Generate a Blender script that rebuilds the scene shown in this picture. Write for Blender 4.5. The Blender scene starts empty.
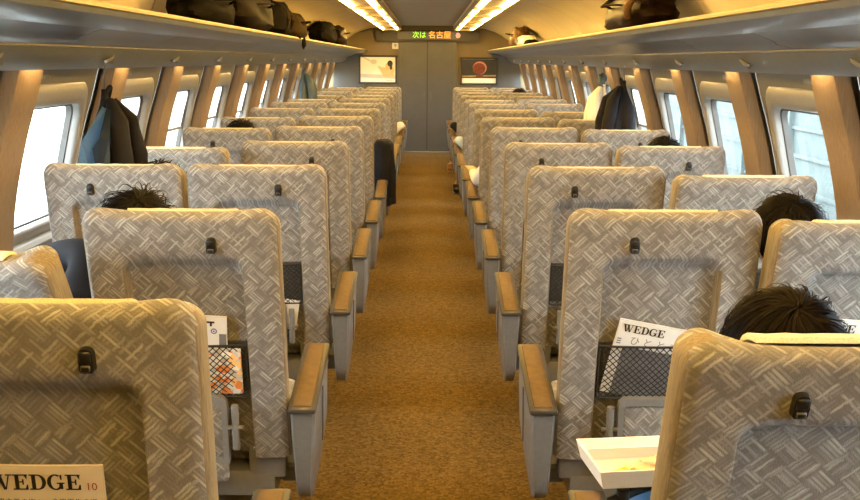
import bpy, bmesh, math, random
from mathutils import Matrix, Vector, noise
S = bpy.context.scene
COL = S.collection
R = math.radians
rnd = random.Random(7)

# ------------------------------------------------------------------ camera
F_PX, TH, YAW, ROLL, EYE = 1020.0, 0.1839, 0.0038, 0.0067, 1.516
cd = bpy.data.cameras.new('camera'); cam = bpy.data.objects.new('camera', cd); COL.objects.link(cam)
cd.sensor_width = 36.0; cd.lens = F_PX / 860 * 36; cd.clip_start = 0.05; cd.clip_end = 500
_r0 = Vector((math.cos(YAW), -math.sin(YAW), 0)); _f0 = Vector((math.sin(YAW), math.cos(YAW), 0))
_f = _f0 * math.cos(TH) - Vector((0, 0, math.sin(TH))); _u = _f0 * math.sin(TH) + Vector((0, 0, math.cos(TH)))
_r = _r0 * math.cos(ROLL) + _u * math.sin(ROLL); _u = _u * math.cos(ROLL) - _r0 * math.sin(ROLL)
cam.matrix_world = Matrix(((_r.x, _u.x, -_f.x, 0), (_r.y, _u.y, -_f.y, 0), (_r.z, _u.z, -_f.z, EYE), (0, 0, 0, 1)))
S.camera = cam

# ------------------------------------------------------------------ world, exposure
W = bpy.data.worlds.new('sky'); S.world = W; W.use_nodes = True
bg = W.node_tree.nodes['Background']; bg.inputs[0].default_value = (0.82, 0.925, 1.0, 1); bg.inputs[1].default_value = 26.0
S.view_settings.view_transform = 'Standard'; S.view_settings.look = 'None'
S.view_settings.exposure = 0.0; S.view_settings.gamma = 1.0; S.view_settings.use_curve_mapping = False
S.cycles.max_bounces = 8; S.cycles.diffuse_bounces = 5; S.cycles.sample_clamp_indirect = 6.0
TUBE_POWER = 54.0
TUBE_COLOUR = (1.0, 0.60, 0.14)

PITCH = 1.16
K0, K1 = -1, 11
Y_NEAR, Y_FAR = -0.75, 17.15

# ------------------------------------------------------------------ materials
class NT:
    def __init__(s, name):
        s.m = bpy.data.materials.new(name); s.m.use_nodes = True
        s.t = s.m.node_tree; s.b = s.t.nodes['Principled BSDF']; s.out = s.t.nodes['Material Output']
    def n(s, typ, **kw):
        nd = s.t.nodes.new(typ)
        for k, v in kw.items(): setattr(nd, k, v)
        return nd
    def l(s, a, b): s.t.links.new(a, b)
    def math(s, op, a, b=None, c=None):
        nd = s.n('ShaderNodeMath', operation=op)
        for i, v in enumerate((a, b, c)):
            if v is None: continue
            if isinstance(v, (int, float)): nd.inputs[i].default_value = v
            else: s.l(v, nd.inputs[i])
        return nd.outputs[0]
    def ramp(s, fac, stops, interp='LINEAR'):
        nd = s.n('ShaderNodeValToRGB'); cr = nd.color_ramp; cr.interpolation = interp
        while len(cr.elements) < len(stops): cr.elements.new(0.5)
        for e, (p, c) in zip(cr.elements, stops):
            e.position = p; e.color = (*c, 1)
        s.l(fac, nd.inputs[0]); return nd.outputs[0]
    def noise(s, scale, detail=2.0, vec=None, rough=0.5):
        nd = s.n('ShaderNodeTexNoise'); nd.inputs['Scale'].default_value = scale
        nd.inputs['Detail'].default_value = detail; nd.inputs['Roughness'].default_value = rough
        s.l(vec if vec is not None else s.obj(), nd.inputs['Vector']); return nd.outputs[0]
    def obj(s):
        return s.n('ShaderNodeTexCoord').outputs['Object']
    def mixc(s, fac, a, b):
        nd = s.n('ShaderNodeMix', data_type='RGBA')
        for i, v in ((0, fac), (6, a), (7, b)):
            if isinstance(v, (int, float)): nd.inputs[i].default_value = v
            elif isinstance(v, tuple): nd.inputs[i].default_value = (*v, 1)
            else: s.l(v, nd.inputs[i])
        return nd.outputs[2]
    def bump(s, h, strength=0.3, dist=0.002):
        nd = s.n('ShaderNodeBump'); nd.inputs['Strength'].default_value = strength
        nd.inputs['Distance'].default_value = dist; s.l(h, nd.inputs['Height']); s.l(nd.outputs[0], s.b.inputs['Normal'])

def plain(name, col, rough=0.5, metal=0.0, var=0.10, scale=30, bump=0.0, emit=None, spec=None, coat=0.0):
    t = NT(name); b = t.b
    b.inputs['Roughness'].default_value = rough; b.inputs['Metallic'].default_value = metal
    if spec is not None: b.inputs['Specular IOR Level'].default_value = spec
    if coat: b.inputs['Coat Weight'].default_value = coat; b.inputs['Coat Roughness'].default_value = 0.15
    if var:
        f = t.noise(scale, 3)
        c = t.ramp(f, [(0.3, tuple(x * (1 - var) for x in col)), (0.7, tuple(min(1, x * (1 + var)) for x in col))])
        t.l(c, b.inputs['Base Color'])
        if bump: t.bump(f, bump)
    else: b.inputs['Base Color'].default_value = (*col, 1)
    if emit:
        b.inputs['Emission Color'].default_value = (*emit[0], 1); b.inputs['Emission Strength'].default_value = emit[1]
    return t.m

def fabric_mat():
    t = NT('woven_moquette'); sep = t.n('ShaderNodeSeparateXYZ'); t.l(t.obj(), sep.inputs[0])
    wob = t.n('ShaderNodeTexNoise'); wob.inputs['Scale'].default_value = 90; wob.inputs['Detail'].default_value = 3; t.l(t.obj(), wob.inputs['Vector'])
    w = t.math('MULTIPLY', t.math('SUBTRACT', wob.outputs[0], 0.5), 0.0045)
    u = t.math('ADD', sep.outputs[0], w); v = t.math('SUBTRACT', t.math('ADD', sep.outputs[2], sep.outputs[1]), w)
    def layer(cell, N, du, seed):
        k = 0.7071 / cell
        a = t.math('MULTIPLY', t.math('ADD', t.math('ADD', u, v), du), k); b = t.math('MULTIPLY', t.math('SUBTRACT', u, v), k)
        fa, fb = t.math('FLOOR', a), t.math('FLOOR', b)
        par = t.math('FLOORED_MODULO', t.math('ADD', fa, fb), 2.0)
        sa, sb = t.math('MULTIPLY', a, N), t.math('MULTIPLY', b, N)
        across = t.math('ADD', t.math('MULTIPLY', par, t.math('SUBTRACT', sa, sb)), sb)
        along = t.math('ADD', t.math('MULTIPLY', par, t.math('SUBTRACT', b, a)), a)
        st = t.math('FLOOR', across); fr = t.math('FRACT', across)
        cmb = t.n('ShaderNodeCombineXYZ'); t.l(fa, cmb.inputs[0]); t.l(fb, cmb.inputs[1]); t.l(t.math('ADD', st, seed), cmb.inputs[2])
        wn = t.n('ShaderNodeTexWhiteNoise', noise_dimensions='3D'); t.l(cmb.outputs[0], wn.inputs['Vector'])
        body = t.math('SUBTRACT', 1.0, t.math('POWER', t.math('ABSOLUTE', t.math('SUBTRACT', t.math('MULTIPLY', fr, 2.0), 1.0)), 2.2))
        ends = t.math('SUBTRACT', 1.0, t.math('POWER', t.math('ABSOLUTE', t.math('SUBTRACT', t.math('MULTIPLY', t.math('FRACT', along), 2.0), 1.0)), 7.0))
        lum = t.math('POWER', wn.outputs['Value'], 1.6)
        return t.math('MULTIPLY', t.math('MULTIPLY', body, ends), lum)
    s1 = layer(0.047, 6.0, 0.0, 0.0); s2 = layer(0.038, 5.0, 0.0123, 37.0)
    fine = t.noise(380, 3, None, 0.7); cloud = t.noise(38, 2)
    val = t.math('ADD', t.math('MAXIMUM', s1, t.math('MULTIPLY', s2, 0.72)), t.math('ADD', t.math('MULTIPLY', t.math('SUBTRACT', fine, 0.5), 0.55), t.math('MULTIPLY', t.math('SUBTRACT', cloud, 0.5), 0.5)))
    c = t.ramp(val, [(0.0, (0.178, 0.167, 0.158)), (0.25, (0.232, 0.221, 0.211)), (0.55, (0.318, 0.308, 0.297)), (0.95, (0.470, 0.460, 0.445))])
    t.l(c, t.b.inputs['Base Color']); t.b.inputs['Roughness'].default_value = 0.95
    t.b.inputs['Specular IOR Level'].default_value = 0.15
    t.b.inputs['Sheen Weight'].default_value = 0.25; t.b.inputs['Sheen Roughness'].default_value = 0.5
    t.bump(t.math('ADD', val, fine), 0.5, 0.002)
    return t.m

def gusset_mat():
    t = NT('plain_side_cloth'); mp = t.n('ShaderNodeMapping'); t.l(t.obj(), mp.inputs[0]); mp.inputs['Scale'].default_value = (1, 1, 0.12)
    f = t.noise(150, 4, mp.outputs[0], 0.7)
    c = t.ramp(f, [(0.3, (0.115, 0.088, 0.052)), (0.7, (0.30, 0.24, 0.155))]); t.l(c, t.b.inputs['Base Color'])
    t.b.inputs['Roughness'].default_value = 0.95; t.b.inputs['Specular IOR Level'].default_value = 0.15
    t.b.inputs['Sheen Weight'].default_value = 0.25; t.bump(f, 0.3, 0.0012)
    return t.m

def carpet_mat():
    t = NT('speckled_carpet'); o = t.obj()
    f = t.noise(120, 3, o, 0.7); g = t.noise(2.2, 2, o)
    vo = t.n('ShaderNodeTexVoronoi'); vo.inputs['Scale'].default_value = 85; t.l(o, vo.inputs['Vector'])
    wn = t.n('ShaderNodeSeparateColor'); t.l(vo.outputs['Color'], wn.inputs[0])
    val = t.math('ADD', t.math('MULTIPLY', f, 0.6), t.math('ADD', t.math('MULTIPLY', wn.outputs[0], 0.3), t.math('MULTIPLY', g, 0.15)))
    c = t.ramp(val, [(0.25, (0.052, 0.031, 0.009)), (0.5, (0.110, 0.070, 0.021)), (0.8, (0.205, 0.134, 0.046))])
    t.l(c, t.b.inputs['Base Color']); t.b.inputs['Roughness'].default_value = 0.95; t.b.inputs['Specular IOR Level'].default_value = 0.1
    t.bump(val, 0.5, 0.004); return t.m

def band_mat():
    t = NT('tan_woodgrain'); mp = t.n('ShaderNodeMapping'); t.l(t.obj(), mp.inputs[0]); mp.inputs['Scale'].default_value = (1, 1, 0.06)
    f = t.noise(120, 5, mp.outputs[0], 0.65)
    c = t.ramp(f, [(0.3, (0.190, 0.130, 0.072)), (0.7, (0.270, 0.190, 0.110))]); t.l(c, t.b.inputs['Base Color'])
    t.b.inputs['Roughness'].default_value = 0.55; return t.m

def glass_mat():
    m = bpy.data.materials.new('window_glass'); m.use_nodes = True; t = m.node_tree
    for n in list(t.nodes): t.nodes.remove(n)
    o = t.nodes.new('ShaderNodeOutputMaterial'); mx = t.nodes.new('ShaderNodeMixShader')
    tr = t.nodes.new('ShaderNodeBsdfTransparent'); gl = t.nodes.new('ShaderNodeBsdfGlossy'); gl.inputs['Roughness'].default_value = 0.02
    tr.inputs[0].default_value = (0.93, 0.97, 0.96, 1)
    lw = t.nodes.new('ShaderNodeLayerWeight'); pw = t.nodes.new('ShaderNodeMath'); pw.operation = 'POWER'; pw.inputs[1].default_value = 5.0
    ma = t.nodes.new('ShaderNodeMath'); ma.operation = 'MULTIPLY_ADD'; ma.inputs[1].default_value = 0.9; ma.inputs[2].default_value = 0.05
    lw.inputs['Blend'].default_value = 0.5; t.links.new(lw.outputs['Facing'], pw.inputs[0]); t.links.new(pw.outputs[0], ma.inputs[0]); t.links.new(ma.outputs[0], mx.inputs[0]); t.links.new(tr.outputs[0], mx.inputs[1]); t.links.new(gl.outputs[0], mx.inputs[2])
    t.links.new(mx.outputs[0], o.inputs[0]); return m

def cloth_mat(name, col, rough=0.85, spec=0.06):
    t = NT(name); f = t.noise(260, 2); g = t.noise(9, 2)
    v = t.math('ADD', t.math('MULTIPLY', f, 0.5), t.math('MULTIPLY', g, 0.5))
    c = t.ramp(v, [(0.3, tuple(x * 0.75 for x in col)), (0.7, tuple(min(1, x * 1.25) for x in col))]); t.l(c, t.b.inputs['Base Color'])
    t.b.inputs['Roughness'].default_value = rough; t.b.inputs['Specular IOR Level'].default_value = spec; t.bump(f, 0.2, 0.001)
    return t.m

def hair_mat(name, a, b):
    t = NT(name); f = t.noise(90, 3)
    c = t.ramp(f, [(0.3, a), (0.75, b)]); t.l(c, t.b.inputs['Base Color'])
    t.b.inputs['Roughness'].default_value = 0.5; t.b.inputs['Specular IOR Level'].default_value = 0.07; return t.m

M = {}
M['fabric'] = fabric_mat(); M['gusset'] = gusset_mat(); M['carpet'] = carpet_mat(); M['band'] = band_mat(); M['glass'] = glass_mat()
M['wall'] = plain('wall_panel_grey', (0.150, 0.142, 0.124), 0.5, 0, 0.05, 40)
M['surround'] = plain('window_surround_grey', (0.235, 0.232, 0.225), 0.4, 0, 0.04, 40)
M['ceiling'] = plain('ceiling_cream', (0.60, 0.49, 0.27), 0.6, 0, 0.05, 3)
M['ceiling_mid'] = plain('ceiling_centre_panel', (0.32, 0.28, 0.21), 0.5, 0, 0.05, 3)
M['seam'] = plain('joint_strip', (0.45, 0.38, 0.26), 0.6, 0, 0)
M['rack'] = plain('satin_aluminium', (0.155, 0.172, 0.195), 0.34, 0.8, 0.06, 12)
M['rack_rail'] = plain('satin_rail', (0.20, 0.165, 0.10), 0.45, 0.3, 0.05, 12)
M['valance'] = plain('grey_valance', (0.145, 0.158, 0.170), 0.42, 0.35, 0.05, 20)
M['dark'] = plain('dark_gasket_groove_shade', (0.05, 0.045, 0.04), 0.7, 0, 0.1)
M['plastic'] = plain('warm_grey_plastic', (0.195, 0.195, 0.193), 0.42, 0, 0.06, 60)
M['plastic_dark'] = plain('dark_grey_plastic', (0.10, 0.098, 0.095), 0.4, 0, 0.08, 60)
M['metal'] = plain('brushed_metal', (0.42, 0.41, 0.40), 0.3, 0.9, 0.06, 60)
M['pad'] = plain('brown_arm_leather', (0.125, 0.076, 0.032), 0.5, 0, 0.15, 40, spec=0.18)
M['padrim'] = plain('dark_pad_rim', (0.055, 0.052, 0.048), 0.3, 0.0, 0.08, 40)
M['black'] = plain('black_plastic', (0.012, 0.012, 0.013), 0.35, 0, 0.1)
M['net'] = plain('black_netting', (0.018, 0.017, 0.016), 0.75, 0, 0.2)
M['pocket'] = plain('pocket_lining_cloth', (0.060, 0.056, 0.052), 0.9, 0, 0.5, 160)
M['cover'] = cloth_mat('cream_cover_cloth', (0.78, 0.70, 0.54))
M['paper'] = plain('magazine_paper', (0.80, 0.80, 0.78), 0.45, 0, 0.03)
M['paper_cream'] = plain('cream_paper', (0.72, 0.64, 0.50), 0.5, 0, 0.03)
M['ink'] = plain('black_ink', (0.010, 0.010, 0.012), 0.5, 0, 0)
M['ink_red'] = plain('red_ink', (0.30, 0.05, 0.03), 0.5, 0, 0)
M['ink_grey'] = plain('grey_ink', (0.22, 0.22, 0.22), 0.5, 0, 0)
M['cover_grey'] = plain('magazine_grey_picture', (0.17, 0.17, 0.175), 0.4, 0, 0.25, 25)
M['blue'] = plain('blue_print', (0.10, 0.12, 0.45), 0.5, 0, 0)
M['orange'] = plain('orange_print', (0.85, 0.32, 0.07), 0.5, 0, 0.1)
M['card'] = plain('white_carton', (0.86, 0.85, 0.82), 0.55, 0, 0.02)
M['card_in'] = plain('carton_base', (0.72, 0.71, 0.70), 0.5, 0, 0.03)
M['film'] = plain('crumpled_wrap', (0.80, 0.66, 0.46), 0.25, 0, 0.25, 60, bump=0.5)
M['yellow'] = plain('yellow_pickle', (0.85, 0.60, 0.06), 0.35, 0, 0.15, 90)
M['brownfood'] = plain('brown_pickle', (0.36, 0.22, 0.09), 0.4, 0, 0.2, 90)
M['door'] = plain('door_grey', (0.098, 0.099, 0.098), 0.38, 0.35, 0.06, 5)
M['doorseam'] = plain('door_rubber', (0.03, 0.03, 0.03), 0.7, 0, 0)
M['endwall'] = plain('end_wall_beige', (0.17, 0.13, 0.066), 0.5, 0, 0.05, 6)
M['endgrey'] = plain('end_wall_grey', (0.08, 0.08, 0.078), 0.45, 0.2, 0.06, 6)
M['display'] = plain('display_header', (0.032, 0.026, 0.018), 0.4, 0.2, 0.08, 20)
M['led_g'] = plain('led_green', (0.1, 0.3, 0.03), 0.5, 0, 0, emit=((0.40, 1.0, 0.06), 1.5))
M['led_o'] = plain('led_orange', (0.4, 0.12, 0.02), 0.5, 0, 0, emit=((1.0, 0.33, 0.03), 2.2))
M['led_r'] = plain('led_red', (0.4, 0.15, 0.1), 0.5, 0, 0, emit=((1.0, 0.42, 0.26), 0.8))
M['tube'] = plain('fluorescent_tube', (1, 0.9, 0.7), 0.5, 0, 0, emit=(TUBE_COLOUR, TUBE_POWER))
M['bandlamp'] = plain('niche_lamp', (1, 0.9, 0.7), 0.5, 0, 0, emit=((1.0, 0.66, 0.27), 110.0))
M['lamp_house'] = plain('lamp_housing', (0.14, 0.115, 0.07), 0.4, 0.3, 0.04)
M['leather'] = plain('brown_leather', (0.011, 0.0055, 0.003), 0.42, 0, 0.3, 25, bump=0.3, spec=0.03)
M['leather_tan'] = plain('tan_leather', (0.10, 0.055, 0.022), 0.5, 0, 0.25, 25, bump=0.3, spec=0.03)
M['nylon'] = cloth_mat('black_nylon', (0.007, 0.006, 0.005), 0.7, 0.008)
M['nylon_brown'] = cloth_mat('brown_nylon', (0.008, 0.0055, 0.0035), 0.6, 0.012)
M['canvas'] = cloth_mat('olive_brown_canvas', (0.026, 0.018, 0.009), 0.8, 0.01)
M['brass'] = plain('brass', (0.75, 0.52, 0.22), 0.3, 0.9, 0.05)
M['suit'] = cloth_mat('black_suit_cloth', (0.014, 0.014, 0.018), 0.8)
M['navy'] = cloth_mat('navy_cloth', (0.03, 0.045, 0.075), 0.8)
M['lining'] = cloth_mat('steel_blue_lining', (0.10, 0.185, 0.28), 0.5)
M['bluegrey'] = cloth_mat('blue_grey_cloth', (0.085, 0.115, 0.14), 0.8)
M['white_cloth'] = cloth_mat('white_shirt_cloth', (0.80, 0.80, 0.80), 0.8)
M['lightblue'] = cloth_mat('pale_blue_cloth', (0.45, 0.56, 0.68), 0.8)
M['denim'] = cloth_mat('blue_denim', (0.10, 0.20, 0.38), 0.85)
M['grey_cloth'] = cloth_mat('grey_cloth', (0.12, 0.12, 0.125), 0.85)
M['skin'] = plain('skin', (0.62, 0.38, 0.25), 0.5, 0, 0.06, 20)
M['lips'] = plain('lips', (0.45, 0.17, 0.14), 0.4, 0, 0.05)
M['eye'] = plain('eye', (0.04, 0.03, 0.025), 0.15, 0, 0)
M['shoe'] = plain('black_shoe_leather', (0.015, 0.014, 0.013), 0.3, 0, 0.1)
M['shoe_tan'] = plain('tan_shoe_leather', (0.30, 0.17, 0.08), 0.4, 0, 0.15)
M['hair'] = hair_mat('black_hair', (0.003, 0.0025, 0.002), (0.010, 0.008, 0.007))
M['hair_brown'] = hair_mat('dark_brown_hair', (0.002, 0.0014, 0.0012), (0.008, 0.0042, 0.003))
M['blind'] = plain('blind_cloth', (0.80, 0.78, 0.74), 0.9, 0, 0.03)
_b = M['blind'].node_tree; 
M['ballast'] = plain('pale_track_bed', (0.55, 0.55, 0.52), 0.9, 0, 0.2, 1)
M['parapet'] = plain('concrete_parapet', (0.62, 0.66, 0.64), 0.9, 0, 0.12, 0.6)
M['screen'] = plain('grey_green_noise_screen', (0.050, 0.066, 0.066), 0.9, 0, 0.25, 0.8)
M['facade'] = plain('pale_facade', (0.55, 0.66, 0.66), 0.9, 0, 0.1, 0.4)
# translucent blind
def blind_mat():
    t = NT('translucent_blind'); tl = t.n('ShaderNodeBsdfTranslucent'); tl.inputs[0].default_value = (0.45, 0.44, 0.42, 1)
    df = t.n('ShaderNodeBsdfDiffuse'); df.inputs[0].default_value = (0.55, 0.54, 0.52, 1)
    mx = t.n('ShaderNodeMixShader'); mx.inputs[0].default_value = 0.5
    t.l(tl.outputs[0], mx.inputs[1]); t.l(df.outputs[0], mx.inputs[2]); t.l(mx.outputs[0], t.out.inputs[0]); return t.m
M['blind'] = blind_mat()

# ------------------------------------------------------------------ mesh helpers
def mesh_of(bm, name, mats, smooth=True, autosmooth=40):
    me = bpy.data.meshes.new(name); bm.normal_update()
    if smooth:
        for f in bm.faces: f.smooth = True
        lim = R(autosmooth)
        for e in bm.edges:
            if len(e.link_faces) == 2 and e.calc_face_angle(0) > lim: e.smooth = False
    bm.to_mesh(me); bm.free()
    for m in (mats if isinstance(mats, (list, tuple)) else [mats]): me.materials.append(M[m] if isinstance(m, str) else m)
    return me
def link(name, data, parent=None, loc=(0, 0, 0), rot=None):
    o = bpy.data.objects.new(name, data); COL.objects.link(o); o.location = loc
    if rot: o.rotation_euler = rot
    if parent is not None: o.parent = parent
    return o
def obj(name, bm, mats, parent=None, loc=(0, 0, 0), rot=None, smooth=True, autosmooth=40):
    return link(name, mesh_of(bm, name, mats, smooth, autosmooth), parent, loc, rot)
def thing(name, label, cat, loc=(0, 0, 0), rot=None, group=None):
    o = link(name, None, None, loc, rot); o.empty_display_size = 0.05
    return tag(o, label, cat, group)
def tag(o, label, cat, group=None):
    o['label'] = label; o['category'] = cat
    if group: o['group'] = group
    return o
def struct(o):
    o['kind'] = 'structure'; return o

def add_box(bm, c, s, mi=0, bevel=0.0, seg=2, mat=None):
    r = bmesh.ops.create_cube(bm, size=1.0); vs = r['verts']
    for v in vs: v.co = Vector((v.co.x * s[0], v.co.y * s[1], v.co.z * s[2]))
    fs = set(f for v in vs for f in v.link_faces)
    if bevel > 0:
        es = list(set(e for v in vs for e in v.link_edges))
        rr = bmesh.ops.bevel(bm, geom=es + vs, offset=bevel, segments=seg, profile=0.5, affect='EDGES')
        vs = list(set(rr['verts'])); fs = set(rr['faces']) | set(f for f in fs if f.is_valid)
        vs = list(set(v for f in fs for v in f.verts))
    for f in fs: f.material_index = mi
    T = Matrix.Translation(c) @ (mat if mat is not None else Matrix())
    for v in vs: v.co = T @ v.co
    return vs
def add_tube(bm, pts, rad, n=8, mi=0, caps=True, flat=None):
    pts = [Vector(p) for p in pts]; rings = []
    rads = rad if isinstance(rad, (list, tuple)) else [rad] * len(pts)
    up = Vector((0, 0, 1))
    for i, p in enumerate(pts):
        d = (pts[min(i + 1, len(pts) - 1)] - pts[max(i - 1, 0)])
        d = d.normalized() if d.length > 1e-9 else Vector((0, 1, 0))
        a = d.cross(up)
        if a.length < 0.05: a = d.cross(Vector((0, 1, 0)))
        a.normalize(); b = d.cross(a).normalized()
        fb = flat if flat else 1.0
        rings.append([bm.verts.new(p + (a * math.cos(2 * math.pi * j / n) + b * math.sin(2 * math.pi * j / n) * fb) * rads[i]) for j in range(n)])
    for i in range(len(rings) - 1):
        for j in range(n):
            f = bm.faces.new((rings[i][j], rings[i][(j + 1) % n], rings[i + 1][(j + 1) % n], rings[i + 1][j])); f.material_index = mi
    if caps:
        f = bm.faces.new(rings[0][::-1]); f.material_index = mi
        f = bm.faces.new(rings[-1]); f.material_index = mi
def add_poly_prism(bm, poly, axis, d0, d1, mi=0):
    """extrude a polygon (list of 2D) along an axis from d0 to d1; axis 0: (y,z), 1: (x,z), 2: (x,y)"""
    def P(q, d):
        return (d, q[0], q[1]) if axis == 0 else ((q[0], d, q[1]) if axis == 1 else (q[0], q[1], d))
    a = [bm.verts.new(P(q, d0)) for q in poly]; b = [bm.verts.new(P(q, d1)) for q in poly]
    n = len(poly)
    for i in range(n):
        f = bm.faces.new((a[i], a[(i + 1) % n], b[(i + 1) % n], b[i])); f.material_index = mi
    for q in (a[::-1], b):
        f = bm.faces.new(q); f.material_index = mi
    return a, b
def round_poly(pts, rads, seg=4):
    out = []; n = len(pts)
    for i in range(n):
        p0, p, p1 = Vector(pts[i - 1]), Vector(pts[i]), Vector(pts[(i + 1) % n])
        r = rads[i] if isinstance(rads, (list, tuple)) else rads
        if r <= 0: out.append(tuple(p)); continue
        a, b = (p0 - p).normalized(), (p1 - p).normalized()
        A, B = p + a * r, p + b * r
        for k in range(seg + 1):
            t = k / seg
            q = A * (1 - t) ** 2 + p * 2 * t * (1 - t) + B * t * t
            out.append(tuple(q))
    return out
def sweep_y(bm, prof, ys, mi=0, closed=False, side=1):
    """profile of (x,z) swept along y"""
    rows = [[bm.verts.new((side * x, y, z)) for x, z in prof] for y in ys]
    n = len(prof)
    for i in range(len(ys) - 1):
        for j in range(n if closed else n - 1):
            q = (rows[i][j], rows[i][(j + 1) % n], rows[i + 1][(j + 1) % n], rows[i + 1][j])
            f = bm.faces.new(q if side > 0 else q[::-1]); f.material_index = mi
    if closed:
        bm.faces.new(rows[0][::-1]).material_index = mi; bm.faces.new(rows[-1]).material_index = mi
def smooth01(a, b, x):
    t = max(0.0, min(1.0, (x - a) / (b - a))); return t * t * (3 - 2 * t)
def text_mesh(body, size, mat, name='text', extrude=0.0):
    c = bpy.data.curves.new(name, 'FONT'); c.body = body; c.size = size; c.align_x = 'CENTER'; c.align_y = 'CENTER'; c.extrude = extrude
    c.resolution_u = 3
    o = bpy.data.objects.new(name, c); COL.objects.link(o)
    bpy.context.view_layer.update()
    me = bpy.data.meshes.new_from_object(o.evaluated_get(bpy.context.evaluated_depsgraph_get()))
    bpy.data.objects.remove(o); bpy.data.curves.remove(c); me.materials.clear(); me.materials.append(M[mat]); me.name = name
    return me

# ------------------------------------------------------------------ the car body
PROFILE = [(1.69, 0.0), (1.705, 0.25), (1.712, 0.45), (1.712, 0.62), (1.708, 0.76), (1.704, 0.80), (1.694, 0.90), (1.671, 1.02), (1.642, 1.14),
           (1.610, 1.25), (1.585, 1.325), (1.557, 1.42), (1.535, 1.50), (1.512, 1.58), (1.49, 1.65)]
def wall_x(z):
    for (x0, z0), (x1, z1) in zip(PROFILE, PROFILE[1:]):
        if z <= z1: return x0 + (x1 - x0) * (z - z0) / (z1 - z0)
    return PROFILE[-1][0]
WZ0, WZ1 = 0.80, 1.325
YB = 3.772
KB = list(range(-3, 12))
WIN0, WIN1 = 0.20, 0.93                              # window opening measured from the near edge of a pillar band

bm = bmesh.new(); add_box(bm, (0, (Y_NEAR + Y_FAR) / 2, -0.05), (3.5, Y_FAR - Y_NEAR + 0.4, 0.1))
struct(obj('floor', bm, 'carpet', smooth=False))

def panel_mesh(side, hole=True):
    """one wall module, y measured from the near edge of its pillar band"""
    bm = bmesh.new()
    ys = [(-0.062, 0.0), (-0.062, 0.035), (0.0, 0.035), (0.0, 0.0), (WIN0, 0.0), (WIN1, 0.0), (PITCH - 0.066, 0.0)]
    zs = [z for _, z in PROFILE if z >= 0.45]
    rows = [[bm.verts.new((side * (wall_x(z) + off), y, z)) for z in zs] for y, off in ys]
    for i in range(len(ys) - 1):
        for j in range(len(zs) - 1):
            if hole and ys[i][0] == WIN0 and ys[i + 1][0] == WIN1 and zs[j] >= WZ0 - 1e-6 and zs[j + 1] <= WZ1 + 1e-6: continue
            q = (rows[i][j], rows[i + 1][j], rows[i + 1][j + 1], rows[i][j + 1])
            f = bm.faces.new(q[::-1] if side > 0 else q)
            f.material_index = 1 if (ys[i][1] > 0 and ys[i + 1][1] > 0) else 0  # groove coloured dark, standing in for shade on the band's near side
    return mesh_of(bm, 'wall_panel', ['wall', 'dark'])
def frame_mesh(side):
    """moulded surround of one window: rounded opening, raised lip, reveal to the glass"""
    bm = bmesh.new(); yc, zc = (WIN0 + WIN1) / 2, (WZ0 + WZ1) / 2
    hw, hh = (WIN1 - WIN0) / 2, (WZ1 - WZ0) / 2
    def ring(dw, rad, off, n=6):
        w, h = hw + dw, hh + dw; out = []
        for cx, cz, a0 in ((w - rad, h - rad, 0), (-w + rad, h - rad, 90), (-w + rad, -h + rad, 180), (w - rad, -h + rad, 270)):
            for k in range(n + 1):
                a = R(a0 + 90 * k / n); y, z = cx + rad * math.cos(a), cz + rad * math.sin(a)
                out.append(bm.verts.new((side * (wall_x(zc + z) - off), yc + y, zc + z)))
        return out
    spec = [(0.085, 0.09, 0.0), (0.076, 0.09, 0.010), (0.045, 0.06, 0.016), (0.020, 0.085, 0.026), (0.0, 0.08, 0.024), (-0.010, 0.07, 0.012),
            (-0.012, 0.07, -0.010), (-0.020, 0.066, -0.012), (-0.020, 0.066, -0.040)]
    rings = [ring(*s) for s in spec]
    # the surround widens only away from the pillar: clamp the near side so that it ends at the pillar band
    for r in rings:
        for v in r: v.co.y = min(max(v.co.y, 0.16), 1.085)
    n = len(rings[0])
    for i in range(len(rings) - 1):
        for j in range(n):
            q = (rings[i][j], rings[i][(j + 1) % n], rings[i + 1][(j + 1) % n], rings[i + 1][j])
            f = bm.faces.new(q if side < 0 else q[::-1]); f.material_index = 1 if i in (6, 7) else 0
    return mesh_of(bm, 'window_surround', ['surround', 'dark'], autosmooth=50)
def pane_mesh(side):
    bm = bmesh.new(); zs = [WZ0 + (WZ1 - WZ0) * k / 6 for k in range(7)]
    r = [[bm.verts.new((side * (wall_x(z) + 0.035), y, z)) for z in zs] for y in (WIN0, WIN1)]
    for j in range(6): bm.faces.new((r[0][j], r[1][j], r[1][j + 1], r[0][j + 1]))
    return mesh_of(bm, 'pane', 'glass')
def blind_mesh(side, drop):
    bm = bmesh.new(); z1 = WZ1; z0 = WZ1 - drop; zs = [z0 + (z1 - z0) * k / 5 for k in range(6)]
    r = [[bm.verts.new((side * (wall_x(z) + 0.022), y, z)) for z in zs] for y in (WIN0 + .01, WIN1 - .01)]
    for j in range(5): bm.faces.new((r[0][j], r[1][j], r[1][j + 1], r[0][j + 1]))
    return mesh_of(bm, 'blind', 'blind'), z0
def band_mesh(side):
    bm = bmesh.new(); zs = [0.40 + (1.60 - 0.40) * k / 20 for k in range(21)]
    W_ = 0.247; pr = 0.060
    sec = [(0.0, -0.03), (0.0, pr - 0.012), (0.004, pr - 0.003), (0.014, pr), (W_ - 0.014, pr), (W_ - 0.004, pr - 0.003), (W_, pr - 0.012), (W_, -0.002)]
    rows = [[bm.verts.new((side * (wall_x(z) - o), y, z)) for y, o in sec] for z in zs]
    for i in range(len(zs) - 1):
        for j in range(len(sec) - 1):
            q = (rows[i][j], rows[i][j + 1], rows[i + 1][j + 1], rows[i + 1][j]); bm.faces.new(q if side < 0 else q[::-1])
    return mesh_of(bm, 'pillar_band', 'band')

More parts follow.
